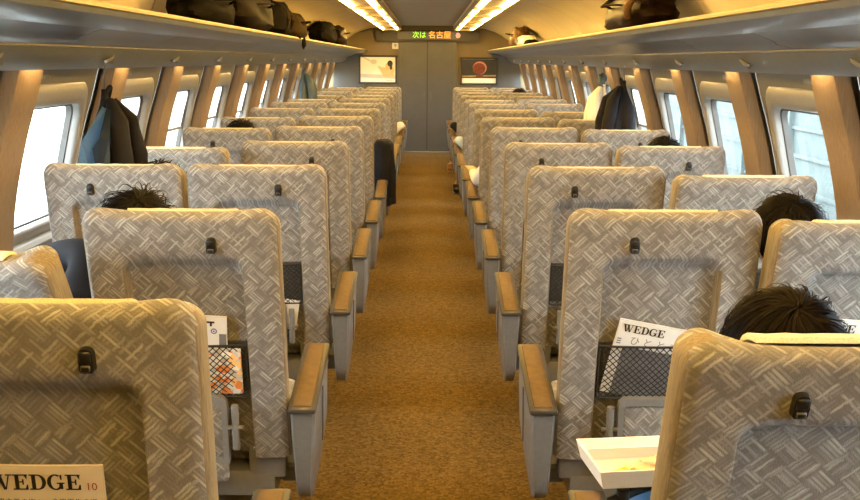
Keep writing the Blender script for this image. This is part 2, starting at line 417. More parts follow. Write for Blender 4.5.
n_win = n_trim = 0
WALL = {}
for side, nm in ((-1, 'wall_left'), (1, 'wall_right')):
    bm = bmesh.new()
    sweep_y(bm, [(1.69, 0.0), (1.705, 0.25), (1.712, 0.45)], [Y_NEAR - .06, Y_FAR + .1], side=side)
    w = struct(obj(nm, bm, 'wall')); WALL[side] = w
    bm = bmesh.new(); sweep_y(bm, [p for p in PROFILE if p[1] >= 0.45], [Y_NEAR, YB + PITCH * KB[0] - 0.062], side=side); obj('wall_panel', bm, 'wall', w)
    pm, fm, gm, bdm = panel_mesh(side), frame_mesh(side), pane_mesh(side), band_mesh(side)
    bm = bmesh.new(); add_box(bm, (side * 1.438, 0.1235, 1.520), (0.012, 0.20, 0.02)); lampm = mesh_of(bm, 'niche_lamp', 'bandlamp', False)
    bm = bmesh.new()
    add_box(bm, (0, 0, 0), (0.010, 0.115, 0.024), 0, 0.003, 1)
    for q in (-0.027, 0.027):
        for e in (-0.011, 0.009): add_box(bm, (-side * 0.0055, q + e, 0), (0.002, 0.014, 0.012), 1)
    platem = mesh_of(bm, 'seat_number_plate', ['plastic', 'surround'], False)
    for k in KB:
        y = YB + PITCH * k
        if y > Y_FAR - 0.3: continue
        blank = side < 0 and k == -3                   # the carriage end has no window here
        link('wall_panel', panel_mesh(side, False) if blank else pm, w, (0, y, 0))
        zc = 1.440; pl = link('seat_number_plate', platem, w, (side * (wall_x(zc) - 0.002), y + 0.42, zc), (0, side * -R(16), 0))
        if blank: continue
        n_win += 1
        wo = struct(link('window_%d' % n_win, fm, None, (0, y, 0)))
        link('pane', gm, wo)
        drop = 0.0
        if side < 0 and 1 <= k <= 9: drop = (0.27, 0.27, 0.26, 0.27, 0.25, 0.24, 0.20, 0.28, 0.25)[k - 1]
        if side > 0 and k in (3, 6, 7): drop = 0.30
        if drop:
            bmn, z0 = blind_mesh(side, drop); link('blind', bmn, wo)
            bm = bmesh.new(); add_box(bm, (side * (wall_x(z0) + 0.020), (WIN0 + WIN1) / 2, z0), (0.016, WIN1 - WIN0 - .03, 0.018), 0, 0.004)
            obj('blind_bar', bm, 'plastic', wo)
        n_trim += 1
        tr = struct(link('trim_%d' % n_trim, bdm, None, (0, y, 0)))
        link('niche_lamp', lampm, tr)
    # window ledge
    bm = bmesh.new()
    sweep_y(bm, [(1.715, 0.67), (1.685, 0.675), (1.655, 0.705), (1.650, 0.735), (1.662, 0.752), (1.715, 0.762)], [Y_NEAR, Y_FAR], side=-side)
    for v in bm.verts: v.co.x *= -1
    n_trim += 1; struct(obj('trim_%d' % n_trim, bm, 'surround'))
    # near end filler before the first module and behind the last
    bm = bmesh.new(); last = YB + PITCH * KB[-1]
    sweep_y(bm, [p for p in PROFILE if p[1] >= 0.45], [YB + PITCH * (KB[-1] + 1) - 0.066, Y_FAR + .1], side=side)
    obj('wall_panel', bm, 'wall', w)

# ceiling: centre panel, coves and vault in one profile, with seam strips
CEIL = [(0.0, 2.09), (0.40, 2.088), (0.425, 2.085), (0.43, 2.055), (0.455, 2.05)]
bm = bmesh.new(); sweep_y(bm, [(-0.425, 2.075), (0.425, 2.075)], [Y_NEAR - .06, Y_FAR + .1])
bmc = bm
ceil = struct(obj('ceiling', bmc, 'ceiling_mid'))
for side in (-1, 1):
    bm = bmesh.new()
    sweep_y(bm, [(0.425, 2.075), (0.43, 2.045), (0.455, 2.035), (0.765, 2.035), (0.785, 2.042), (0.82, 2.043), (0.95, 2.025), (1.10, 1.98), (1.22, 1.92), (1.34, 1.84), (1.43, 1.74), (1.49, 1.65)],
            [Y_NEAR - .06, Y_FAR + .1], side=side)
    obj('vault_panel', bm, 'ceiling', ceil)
    for k in range(-1, 8):                              # joints between vault panels
        y = 3.2 + 2.0 * k; bm = bmesh.new()
        P_ = [(0.82, 2.043), (0.95, 2.025), (1.10, 1.98), (1.22, 1.92), (1.34, 1.84), (1.38, 1.74)]
        sweep_y(bm, [(x - 0.004, z - 0.004) for x, z in P_], [y - 0.012, y + 0.012], side=side)
        obj('joint_strip', bm, 'seam', ceil)

# ceiling lights
for side in (-1, 1):
    t = thing('ceiling_light', 'long twin-tube warm ceiling light running %s of the centre panel' % ('left' if side < 0 else 'right'), 'ceiling light', (side * 0.59, 8, 2.035), group='ceiling light lines')
    y0, y1 = Y_NEAR + 0.3 - 8, Y_FAR - 0.40 - 8
    bm = bmesh.new()
    for x in (-0.16, 0.165): add_box(bm, (x, (y0 + y1) / 2, -0.010), (0.018, y1 - y0, 0.05), 0, 0.004, 1)
    add_box(bm, (0, (y0 + y1) / 2, -0.004), (0.34, y1 - y0, 0.008))
    obj('housing', bm, 'lamp_house', t)
    for x in (-0.100, 0.120):
        for q in range(10):
            ya = y0 + (y1 - y0) * q / 10 + 0.01; yb = y0 + (y1 - y0) * (q + 1) / 10 - 0.01
            bm = bmesh.new(); add_tube(bm, [(-side * 0 + side * x, ya, -0.028), (side * x, yb, -0.028)], 0.017, 8); obj('light_tube', bm, 'tube', t)
    for q in range(11):
        bm = bmesh.new(); add_box(bm, (0, y0 + (y1 - y0) * q / 10, -0.035), (0.32, 0.02, 0.03), 0, 0.004, 1); obj('crossbar', bm, 'lamp_house', t)

# luggage racks
for side in (-1, 1):
    t = thing('luggage_rack', 'silver-grey overhead luggage rack along the %s windows' % ('left' if side < 0 else 'right'), 'luggage rack', (side * 1.2, 8, 1.6), group='overhead racks')
    o = Vector((side * 1.2, 8, 1.6))
    def part(name, prof, y0, y1, mat, closed=True):
        bm = bmesh.new(); sweep_y(bm, prof, [y0, y1], closed=closed, side=side)
        bmesh.ops.recalc_face_normals(bm, faces=bm.faces)
        for v in bm.verts: v.co -= o
        return obj(name, bm, mat, t, autosmooth=35)
    ya, yb = Y_NEAR, Y_FAR - 0.02
    part('front_rail', [(0.996, 1.678), (1.001, 1.685), (1.012, 1.687), (1.028, 1.682), (1.035, 1.674), (1.028, 1.664), (1.004, 1.664), (0.996, 1.670)], ya, yb, 'rack_rail')
    part('shelf', [(1.03, 1.676), (1.40, 1.662), (1.40, 1.650), (1.03, 1.660)], ya, yb, 'rack')
    part('front_lip', [(0.999, 1.664), (1.003, 1.648), (1.04, 1.630), (1.10, 1.622), (1.145, 1.618), (1.15, 1.640), (1.05, 1.662)], ya, yb, 'rack')
    n = 17; L = PITCH
    for k in range(n):
        a = YB - 0.06 + PITCH * (k - 4); b = min(a + L - 0.008, yb)
        a = max(a, ya)
        if a > yb - 0.05: continue
        part('underside_panel', [(1.148, 1.622), (1.235, 1.590), (1.245, 1.580), (1.315, 1.562), (1.315, 1.58), (1.148, 1.645)], a, b, 'rack')
    part('edge_bead', [(1.312, 1.566), (1.312, 1.556), (1.326, 1.552), (1.330, 1.566)], ya, yb, 'plastic_dark')
    part('valance', [(1.318, 1.558), (1.324, 1.545), (1.345, 1.515), (1.375, 1.488), (1.418, 1.472), (1.422, 1.480), (1.38, 1.50), (1.35, 1.53), (1.335, 1.56)], ya, yb, 'valance')
    bm = bmesh.new()                                    # fold-out coat hook: backplate and slanting lever
    add_box(bm, (0, 0, 0), (0.012, 0.12, 0.022), 0, 0.005, 2, Matrix.Rotation(R(9 * side), 4, 'X'))
    add_tube(bm, [(-side * 0.010, -0.055, -0.012), (-side * 0.016, 0.0, -0.006), (-side * 0.022, 0.05, 0.004), (-side * 0.026, 0.064, 0.014)], [0.006, 0.007, 0.006, 0.008], 8, 1)
    hm = mesh_of(bm, 'coat_hook', ['plastic_dark', 'metal'])
    for k in KB:
        y = YB + PITCH * k + 0.60
        if y < yb: link('coat_hook', hm, t, Vector((side * 1.352, y, 1.505)) - o, (0, side * R(42), 0))

# end wall with the door
bm = bmesh.new()
add_box(bm, (0, Y_FAR + 0.06, 1.05), (3.5, 0.1, 2.2))
struct(obj('wall_far', bm, 'endwall', smooth=False))
bm = bmesh.new(); add_box(bm, (0, Y_NEAR - 0.05, 1.05), (3.5, 0.1, 2.2)); struct(obj('wall_near', bm, 'endwall', smooth=False))
wf = bpy.data.objects['wall_far']
for side in (-1, 1):                                    # dark partitions beside the windows
    bm = bmesh.new(); add_poly_prism(bm, round_poly([(side * 1.06, 0), (side * 1.06, 1.62), (side * 1.5, 1.62), (side * 1.68, 0)], 0.0), 1, Y_FAR - 0.03, Y_FAR + 0.012)
    bmesh.ops.recalc_face_normals(bm, faces=bm.faces); obj('partition_panel', bm, 'endgrey', wf, smooth=False)
def jamb(z): return 0.435 + 0.035 * math.sin(math.pi * min(1, max(0, z / 1.82)))
DZ = [1.82 * k / 14 for k in range(15)]
dt = struct(link('door_1', None, None, (0, Y_FAR, 0)))
for s in (-1, 1):
    bm = bmesh.new(); poly = [(s * 0.006, 0.01), (s * 0.006, 1.82)] + [(s * (jamb(z) - 0.01), z) for z in DZ[::-1]]
    poly = [(x, max(0.01, z)) for x, z in poly]
    add_poly_prism(bm, poly, 1, -0.030, 0.0); bmesh.ops.recalc_face_normals(bm, faces=bm.faces); lf = obj('door_leaf', bm, 'door', dt, smooth=False)
    bm = bmesh.new(); add_box(bm, (s * 0.055, -0.034, 0.93), (0.022, 0.012, 0.12), 0, 0.005, 1); obj('handle', bm, 'plastic_dark', lf)
bm = bmesh.new(); add_box(bm, (0, -0.025, 0.94), (0.013, 0.02, 1.82)); obj('door_seal', bm, 'doorseam', dt, smooth=False)
for s in (-1, 1):
    bm = bmesh.new(); pa = [(s * (jamb(z) - 0.012), z) for z in DZ] + [(s * (jamb(z) + 0.035), z) for z in DZ[::-1]]
    add_poly_prism(bm, pa, 1, -0.055, 0.0); bmesh.ops.recalc_face_normals(bm, faces=bm.faces); obj('door_jamb', bm, 'door', dt, smooth=False)
bm = bmesh.new(); add_box(bm, (0, Y_FAR - 0.05, 0.008), (0.98, 0.12, 0.016), 0, 0.004, 1); n_trim += 1; struct(obj('trim_%d' % n_trim, bm, 'metal'))

t = thing('display_board', 'dark header board with green and orange lit lettering above the door', 'display', (0, Y_FAR - 0.06, 1.905))
bm = bmesh.new(); add_poly_prism(bm, round_poly([(-0.84, -0.085), (0.84, -0.085), (0.86, 0.09), (-0.86, 0.09)], 0.03), 1, -0.05, 0.058)
bmesh.ops.recalc_face_normals(bm, faces=bm.faces); obj('housing', bm, 'display', t)
bm = bmesh.new(); add_box(bm, (0, -0.052, 0.012), (0.98, 0.006, 0.125)); obj('screen', bm, 'plastic_dark', t, smooth=False)
for txt, x, m, sz in (('次は', -0.135, 'led_g', 0.115), ('名古屋', 0.20, 'led_o', 0.125)):
    link('lettering', text_mesh(txt, sz, m, 'lettering'), t, (x, -0.057, 0.012), (R(90), 0, 0))
bm = bmesh.new()
f = bm.faces.new([bm.verts.new((0.50 + .04 * math.cos(R(20 * q)), -.0575, .012 + .045 * math.sin(R(20 * q)))) for q in range(18)])
obj('lettering', bm, 'led_r', t, smooth=False)
t = thing('car_number_plate', 'small white number plate on the end wall beside the display board', 'sign', (-0.53, Y_FAR + 0.004, 1.745))
bm = bmesh.new(); add_box(bm, (0, 0, 0), (0.105, 0.014, 0.10), 0, 0.004, 1); obj('plate', bm, 'card', t)
link('number', text_mesh('9', 0.085, 'ink', 'number'), t, (0, -0.009, 0.0), (R(90), 0, 0))

def flat_poly(bm, pts, y, mi=0):
    f = bm.faces.new([bm.verts.new((x, y, z)) for x, z in pts]); f.material_index = mi
    f.normal_update()
    if f.normal.y > 0: f.normal_flip()
def ell(cx, cz, rx, rz, n=20, a0=0, a1=360):
    return [(cx + rx * math.cos(R(a0 + (a1 - a0) * k / n)), cz + rz * math.sin(R(a0 + (a1 - a0) * k / n))) for k in range(n + (0 if a1 - a0 >= 360 else 1))]
M['print_cream'] = plain('print_cream', (0.93, 0.93, 0.90), 0.35, 0, 0.03, 5)
M['print_haze'] = plain('print_pale_grey', (0.66, 0.65, 0.62), 0.35, 0, 0.05, 8)
M['print_skin'] = plain('print_skin', (0.80, 0.55, 0.30), 0.35, 0, 0.05, 8)
M['print_dark'] = plain('print_black', (0.02, 0.022, 0.024), 0.3, 0, 0.3, 6)
M['print_bowl'] = plain('print_red_brown', (0.16, 0.03, 0.014), 0.35, 0, 0.35, 30)
M['print_rim'] = plain('print_pink_rim', (0.50, 0.22, 0.17), 0.35, 0, 0.05)
M['print_olive'] = plain('print_olive', (0.33, 0.27, 0.12), 0.35, 0, 0.2, 15)
def poster_base(t, w, h):
    bm = bmesh.new()
    for x, z, a, b in ((0, h / 2, w + 0.05, 0.026), (0, -h / 2, w + 0.05, 0.026), (-w / 2, 0, 0.026, h), (w / 2, 0, 0.026, h)): add_box(bm, (x, -0.012, z), (a, 0.03, b), 0, 0.005, 1)
    obj('frame', bm, 'doorseam', t)
t = thing('framed_poster', 'bright framed advertising poster of a dark-haired bather on the end wall', 'poster', (-0.815, Y_FAR - 0.034, 1.360))
w, h = 0.60, 0.435; poster_base(t, w, h)
bm = bmesh.new(); add_box(bm, (0, 0.0, 0), (w, 0.012, h)); obj('sheet', bm, 'print_cream', t, smooth=False)
bm = bmesh.new(); y = -0.0075
flat_poly(bm, [(-.29, -.13), (.29, -.15), (.29, -.09), (-.29, -.07)], y, 0)
flat_poly(bm, [(-.28, .205), (-.25, .215), (-.10, .145), (-.13, .125)], y, 0); flat_poly(bm, ell(-.07, .125, .055, .04), y - .0003, 0)
flat_poly(bm, [(.09, -.12), (.25, -.13), (.265, .0), (.22, .06), (.15, .03), (.04, .04), (.02, .06), (.0, .045), (.05, -.03)], y - .0005, 1)
flat_poly(bm, ell(.165, .06, .04, .05), y - .0008, 1); flat_poly(bm, ell(.20, .10, .045, .05) , y - .0011, 2); flat_poly(bm, ell(.215, .05, .022, .055), y - .0012, 2)
flat_poly(bm, [(.14, -.185), (.24, -.185), (.24, -.172), (.14, -.172)], y - .0011, 0)
obj('picture_print', bm, ['print_haze', 'print_skin', 'print_dark'], t, smooth=False)
t = thing('framed_poster', 'dark framed advertising poster of a red-brown bowl with white band below', 'poster', (0.855, Y_FAR - 0.034, 1.345))
w, h = 0.585, 0.42; poster_base(t, w, h)
bm = bmesh.new(); add_box(bm, (0, 0.0, 0), (w, 0.012, h)); obj('sheet', bm, 'print_dark', t, smooth=False)
bm = bmesh.new()
flat_poly(bm, [(-.292, -.21), (.292, -.21), (.292, -.115), (-.292, -.115)], y, 0)
flat_poly(bm, [(-.28, -.10), (.28, -.085), (.28, -.06), (-.28, -.075)], y, 3)
flat_poly(bm, [(-.28, .19), (.25, .19), (.25, .205), (-.28, .205)], y, 3)
flat_poly(bm, ell(.012, .052, .116, .106), y - .0003, 2); flat_poly(bm, ell(.0, .040, .104, .092), y - .0006, 1)
flat_poly(bm, [(-.06, -.10), (.08, -.10), (.06, -.06), (-.04, -.06)], y - .0006, 1)
obj('picture_print', bm, ['print_cream', 'print_bowl', 'print_rim', 'print_olive'], t, smooth=False)

# outside: track bed, parapets, pale buildings
bm = bmesh.new(); add_box(bm, (0, 10, -1.45), (160, 260, 0.1)); struct(obj('ground', bm, 'ballast', smooth=False))
for side in (-1, 1):
    bm = bmesh.new()
    q = 0 if side < 0 else .62
    sweep_y(bm, [(5.0, -1.4), (5.0, 0.35 + q), (4.96, 0.38 + q), (4.96, 0.48 + q), (5.25, 0.48 + q), (5.25, 0.38 + q), (5.2, 0.35 + q), (5.2, -1.4)], [-60, 90], side=side)
    if side > 0:
        for z in (-.2, .25, .62): sweep_y(bm, [(5.01, z), (4.97, z + .01), (4.97, z + .05), (5.01, z + .06)], [-60, 90], side=side)
        for k in range(40): add_box(bm, (4.97, -6 + 2.0 * k, -.2), (.08, .10, 2.3))
    bmesh.ops.recalc_face_normals(bm, faces=bm.faces); struct(obj('trim_%d' % (n_trim + 1), bm, 'parapet' if side < 0 else 'screen')); n_trim += 1

# ------------------------------------------------------------------ reclining chairs
XC = {'aisle': 0.6585, 'window': 1.212}
BW = 0.543; BH = 0.752; LEAN = R(11); ZP = 0.377
YTOP = 2.741                                            # rear top edge of row 0
PIV_Y = YTOP + BH * math.sin(LEAN)
BASE_DY = 0.25                                          # chair origin in front of the hinge
def backrest_mesh():
    w, H, rc, T = BW / 2, BH, 0.055, 0.125
    zs = sorted(set([-.038, -.03, 0, .004, .012, .03, .06, .12, .18, .24, .30, .36, .42, .48, .52, .545, .56, .575, .59, .605, .62, .64, .67] + [H - q for q in (.06, .045, .033, .023, .015, .009, .004, .001, 0)]))
    xs = []
    for q in (0, .003, .008, .015, .025, .04, .06, .085, .095, .099, .104, .107, .111, .115, .120, .132, .155, .19, .23): xs.append(-w + q)
    xs = xs + [0] + [-x for x in xs[::-1]]
    rw, rt, rr = w - 0.107, 0.598, 0.045               # recess half width, top, corner
    def half(z): return w if z <= H - rc else w - (rc - math.sqrt(max(0, rc * rc - (z - H + rc) ** 2)))
    def edge(x, z):
        qx, qz = abs(x) - (w - rc), z - (H - rc)
        return max(0, rc - math.hypot(qx, qz)) if qx > 0 and qz > 0 else min(w - abs(x), H - z)
    def rec(x, z):
        qx, qz = abs(x) - (rw - rr), z - (rt - rr)
        d = (math.hypot(max(qx, 0), max(qz, 0)) + min(0, max(qx, qz))) - rr
        top = smooth01(rt - .06, rt, z)
        return smooth01(0.003 + 0.018 * top, -0.008 - 0.02 * top, d) if z > -1 else 0
    def rear(x, z):
        e = edge(x, z); Rr = 0.028
        p = Rr - math.sqrt(max(0, Rr * Rr - (Rr - e) ** 2)) if e < Rr else 0
        return p + 0.042 * rec(x, z) + 0.006 * (abs(x) / w) ** 2
    def front(x, z):
        e = edge(x, z); Rr = 0.045
        p = Rr - math.sqrt(max(0, Rr * Rr - (Rr - e) ** 2)) if e < Rr else 0
        wing = 0.035 * smooth01(w - 0.12, w - 0.03, abs(x)) * smooth01(0.05, .2, z)
        headr = 0.018 * smooth01(.50, .56, z) * smooth01(.74, .66, z)
        lum = 0.022 * math.exp(-((z - .2) / .1) ** 2)
        return T - p + wing + (headr + lum) * (1 - smooth01(w - .13, w - .05, abs(x)))
    bm = bmesh.new(); gr, gf = [], []
    for z in zs:
        hz = half(z); a, b = [], []
        for x in xs:
            xx = x * hz / w
            dip = -0.010 * (1 - smooth01(.10, w - .02, abs(xx))) * smooth01(H - .10, H, z)
            a.append(bm.verts.new((xx, rear(xx, z), z + dip))); b.append(bm.verts.new((xx * (1 - .012 / w), front(xx, z), z + dip - 0.040 * smooth01(H - .14, H, z))))
        gr.append(a); gf.append(b)
    nz, nx = len(zs), len(xs)
    for i in range(nz - 1):
        for j in range(nx - 1):
            bm.faces.new((gr[i][j], gr[i][j + 1], gr[i + 1][j + 1], gr[i + 1][j]))
            bm.faces.new((gf[i][j], gf[i + 1][j], gf[i + 1][j + 1], gf[i][j + 1]))
        f = bm.faces.new((gr[i][0], gr[i + 1][0], gf[i + 1][0], gf[i][0])); f.material_index = 1
        f = bm.faces.new((gr[i][-1], gf[i][-1], gf[i + 1][-1], gr[i + 1][-1])); f.material_index = 1
    for j in range(nx - 1):
        bm.faces.new((gr[-1][j], gr[-1][j + 1], gf[-1][j + 1], gf[-1][j]))
        bm.faces.new((gr[0][j], gf[0][j], gf[0][j + 1], gr[0][j + 1]))
    bmesh.ops.dissolve_degenerate(bm, dist=1e-6, edges=bm.edges)
    bm.normal_update()
    for f in bm.faces:
        if abs(f.normal.x) > 0.8: f.material_index = 1
    return mesh_of(bm, 'backrest', ['fabric', 'gusset'], autosmooth=70)
BACK = backrest_mesh()
def cover_mesh():
    bm = bmesh.new(); H = BH; w = 0.150
    path = [(0.058, H - .018), (0.076, H - .026), (0.098, H - .038), (0.116, H - .054), (0.130, H - .078), (0.141, H - .10), (0.146, H - .14), (0.146, H - .20), (0.142, H - .27)]
    xs = [-w + 2 * w * k / 10 for k in range(11)]
    top = [[bm.verts.new((x, y + .002, z + .004 + 0.0010 * math.sin(9 * k + i))) for k, x in enumerate(xs)] for i, (y, z) in enumerate(path)]
    low = [[bm.verts.new((x, y - .003, z - .004)) for x in xs] for y, z in path]
    n, m = len(path), len(xs)
    for i in range(n - 1):
        for j in range(m - 1):
            bm.faces.new((top[i][j], top[i][j + 1], top[i + 1][j + 1], top[i + 1][j])); bm.faces.new((low[i][j], low[i + 1][j], low[i + 1][j + 1], low[i][j + 1]))
        bm.faces.new((top[i][0], top[i + 1][0], low[i + 1][0], low[i][0])); bm.faces.new((top[i][-1], low[i][-1], low[i + 1][-1], top[i + 1][-1]))
    for j in range(m - 1):
        bm.faces.new((top[0][j], low[0][j], low[0][j + 1], top[0][j + 1])); bm.faces.new((top[-1][j], top[-1][j + 1], low[-1][j + 1], low[-1][j]))
    return mesh_of(bm, 'headrest_cover', 'cover')
COVER = cover_mesh()
def latch_mesh():
    bm = bmesh.new(); poly = round_poly([(-.0145, -.024), (.0145, -.024), (.0145, .024), (-.0145, .024)], [.008, .008, .0145, .0145])
    a, b = add_poly_prism(bm, poly, 1, 0.004, -0.012); 
    for v in b: v.co.x *= 0.85; v.co.z *= 0.9
    bmesh.ops.recalc_face_normals(bm, faces=bm.faces)
    add_box(bm, (0.0, -0.0145, -0.012), (0.016, 0.006, 0.012), 1, 0.002, 1)
    add_box(bm, (0.0, -0.0135, 0.008), (0.020, 0.005, 0.020), 0, 0.002, 1)
    return mesh_of(bm, 'tray_latch', ['black', 'plastic_dark'], autosmooth=50)
LATCH = latch_mesh()
NZ0, NZ1, NW = 0.170, 0.338, 0.158
def net_y(x, z):
    a = (1 - (x / NW) ** 2); b = math.sin(math.pi * min(1, max(0, (z - NZ0) / (NZ1 - NZ0) * 0.75 + 0.12)))
    return 0.014 - 0.020 * a * b
def net_mesh():
    bm = bmesh.new(); H = NZ1 - NZ0; st = 0.0190
    for sg in (1, -1):
        c = -NW - H
        while c < NW + H:
            pts = []
            for k in range(9):
                z = NZ0 + H * k / 8; x = c + sg * (z - NZ0) * 1.0 + (0 if sg > 0 else H * 0)
                if abs(x) <= NW: pts.append((x, net_y(x, z) + 0.0006 * sg, z))
            for p, q in zip(pts, pts[1:]):
                w = 0.0021
                v = [bm.verts.new((p[0] - w, p[1], p[2])), bm.verts.new((p[0] + w, p[1], p[2])), bm.verts.new((q[0] + w, q[1], q[2])), bm.verts.new((q[0] - w, q[1], q[2]))]
                bm.faces.new(v)
            c += st
    for z in (NZ0, NZ1): add_tube(bm, [(-NW + 2 * NW * k / 10, net_y(-NW + 2 * NW * k / 10, z) - .001, z) for k in range(11)], 0.0035, 6)
    for x in (-NW, NW): add_tube(bm, [(x, 0.013, NZ0), (x, 0.013, NZ1)], 0.003, 6)
    return mesh_of(bm, 'net_pocket', 'net')
NET = net_mesh()
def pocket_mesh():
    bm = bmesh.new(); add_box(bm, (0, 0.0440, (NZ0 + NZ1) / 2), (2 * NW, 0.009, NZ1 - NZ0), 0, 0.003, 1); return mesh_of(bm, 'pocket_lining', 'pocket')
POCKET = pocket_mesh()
def cushion_mesh():
    bm = bmesh.new(); add_box(bm, (0, 0.085, 0.355), (0.46, 0.47, 0.13), 0, 0.035, 3)
    for f in bm.faces:
        if abs(f.normal.x) > .8: f.material_index = 1
    return mesh_of(bm, 'seat', ['fabric', 'gusset'])
CUSH = cushion_mesh()
def base_mesh():
    bm = bmesh.new(); add_box(bm, (0, 0.02, 0.245), (0.44, 0.46, 0.085), 0, 0.012, 2); add_box(bm, (0, 0.05, 0.10), (0.30, 0.24, 0.21), 1, 0.02, 2)
    return mesh_of(bm, 'base', ['plastic', 'plastic_dark'])
BASE = base_mesh()
def footrest_meshes(m):
    bm = bmesh.new()
    out = [(m * x, z) for x, z in round_poly([(-.150, -.02), (.095, -.02), (.095, .195), (-.150, .195)], [.0, .0, .03, .03])]; ins = [(m * x, z) for x, z in round_poly([(-.135, -.0), (.078, -.0), (.078, .172), (-.135, .172)], [0, 0, .012, .012])]
    A = [bm.verts.new((x, -.012, z)) for x, z in out]; B = [bm.verts.new((x, -.012, z)) for x, z in ins]
    A2 = [bm.verts.new((x, .014, z)) for x, z in out]; B2 = [bm.verts.new((x, .0, z)) for x, z in ins]; n = len(A)
    for i in range(n):
        j = (i + 1) % n
        bm.faces.new((A[i], A[j], B[j], B[i])); bm.faces.new((A2[i], A2[j], A[j], A[i])); bm.faces.new((B[i], B[j], B2[j], B2[i]))
    bmesh.ops.recalc_face_normals(bm, faces=bm.faces)
    f = mesh_of(bm, 'footrest', 'plastic')
    bm = bmesh.new(); add_box(bm, (m * -.029, .002, .085), (.214, .016, .17), 0, .005, 2); p = mesh_of(bm, 'foot_pad', 'fabric')
    bm = bmesh.new(); add_box(bm, (m * -.03, .0, -.045), (.24, .03, .07), 0, .012, 2); q = mesh_of(bm, 'foot_pad', 'fabric')
    return f, p, q
FOOT_SET = {m: footrest_meshes(m) for m in (-1, 1)}
def hinge_mesh(m):
    bm = bmesh.new(); add_tube(bm, [(m * .118, -.012, .03), (m * .118, -.012, .17)], .011, 10)
    add_tube(bm, [(m * .096, -.014, .10), (m * .142, -.014, .10)], .007, 8, 1)
    return mesh_of(bm, 'footrest_hinge', ['plastic', 'metal'])
def arm_meshes(m):
    """aisle-side arm; m=-1 puts it at -x"""
    yo = -(PIV_Y + BASE_DY)
    side = [(2.815, .515), (3.235, .585), (3.265, .315), (3.16, .215), (2.945, .185), (2.885, .240)]
    side = [(y + yo, z) for y, z in side]
    poly = round_poly(side, [.012, .015, .05, .04, .04, .03], 4)
    bm = bmesh.new(); n = len(poly)
    def xo(z): return .3515 - .022 * smooth01(.45, .19, z)
    def xi(z): return .2805 + .006 * smooth01(.45, .19, z)
    lay = []
    for fx, ins in ((0.0, .008), (0.10, 0.0), (0.90, 0.0), (1.0, .008)):
        cy = sum(p[0] for p in poly) / n; cz = sum(p[1] for p in poly) / n
        lay.append([bm.verts.new((m * (xo(z) + (xi(z) - xo(z)) * fx), y + (cy - y) * ins * 6, z + (cz - z) * ins * 6)) for y, z in poly])
    for a, b in zip(lay, lay[1:]):
        for i in range(n): bm.faces.new((a[i], a[(i + 1) % n], b[(i + 1) % n], b[i]))
    bm.faces.new(lay[0]); bm.faces.new(lay[-1][::-1]); bmesh.ops.recalc_face_normals(bm, faces=bm.faces)
    panel = mesh_of(bm, 'armrest', 'plastic', autosmooth=30)
    ang = math.atan2(.07, .42); c = ((2.815 + 3.235) / 2 + yo, .5545)
    rot = Matrix.Rotation(ang, 4, 'X')
    bm = bmesh.new(); add_box(bm, (m * .316, c[0], c[1]), (.083, .455, .018), 0, .008, 2, rot); rim = mesh_of(bm, 'arm_rim', 'padrim')
    bm = bmesh.new(); add_box(bm, (m * .316, c[0] - .0012, c[1] + .0085), (.056, .425, .012), 0, .0055, 2, rot); pad = mesh_of(bm, 'arm_pad', 'pad')
    bm = bmesh.new(); add_box(bm, (m * .3525, c[0] + .02, .43), (.004, .015, .17), 0, .001, 1, Matrix.Rotation(R(-8), 4, 'X')); slot = mesh_of(bm, 'arm_groove', 'plastic_dark')
    bm = bmesh.new(); add_box(bm, (m * .316, 2.846 + yo, .497), (.064, .055, .006), 0, .002, 1, Matrix.Rotation(R(0), 4, 'X')); joint = mesh_of(bm, 'arm_joint', 'plastic_dark')
    bm = bmesh.new(); add_box(bm, (m * .262, 3.05 + yo, .27), (.07, .20, .06), 0, .01, 1); br = mesh_of(bm, 'arm_bracket', 'plastic_dark')
    return panel, rim, pad, slot, br
ARM = {m: arm_meshes(m) for m in (-1, 1)}
def midarm_mesh(m):
    bm = bmesh.new(); add_box(bm, (m * .262, .06, .515), (.045, .34, .035), 0, .014, 2); add_box(bm, (m * .262, .06, .42), (.032, .12, .18), 1, .008, 1)
    return mesh_of(bm, 'middle_armrest', ['padrim', 'plastic'])
MID = {m: midarm_mesh(m) for m in (-1, 1)}
HINGE = {m: hinge_mesh(m) for m in (-1, 1)}
def end_plate_mesh(m):
    bm = bmesh.new(); add_box(bm, (m * .195, -.185, .315), (.115, .05, .105), 0, .012, 2); add_box(bm, (m * .17, -.214, .362), (.03, .012, .008), 1, .002, 1)
    return mesh_of(bm, 'base_end_plate', ['plastic', 'card'])
ENDP = {m: end_plate_mesh(m) for m in (-1, 1)}
GROUP = 'patterned reclining chairs of the carriage'
def make_chair(kind, sg):
    """sg=-1: left of the aisle; the aisle lies at local -sg"""
    m = -sg
    t = thing('reclining_chair', 'x', 'seat', group=GROUP)
    b = link('backrest', BACK, t, (0, -BASE_DY, ZP), (LEAN, 0, 0))
    ls = m if kind == 'aisle' else -m
    link('tray_latch', LATCH, b, (ls * 0.085, 0.001, 0.654))
    link('headrest_cover', COVER, b); link('pocket_lining', POCKET, b); link('net_pocket', NET, b)
    link('seat', CUSH, t); link('base', BASE, t)
    FOOT, FPAD, FPAD2 = FOOT_SET[m]
    f = link('footrest', FOOT, t, (0, -BASE_DY - 0.022, 0.358), (R(5), 0, 0)); 
    link('foot_pad', FPAD, f); link('foot_pad', FPAD2, f)
    link('footrest_hinge', HINGE[m], f); link('base_end_plate', ENDP[m], t)
    if kind == 'aisle':
        p, rim, pad, slot, br = ARM[m]; a = link('armrest', p, t); link('arm_rim', rim, a); link('arm_pad', pad, a); link('arm_groove', slot, a); link('arm_bracket', br, t)
        link('middle_armrest', MID[-m], t)
    return t
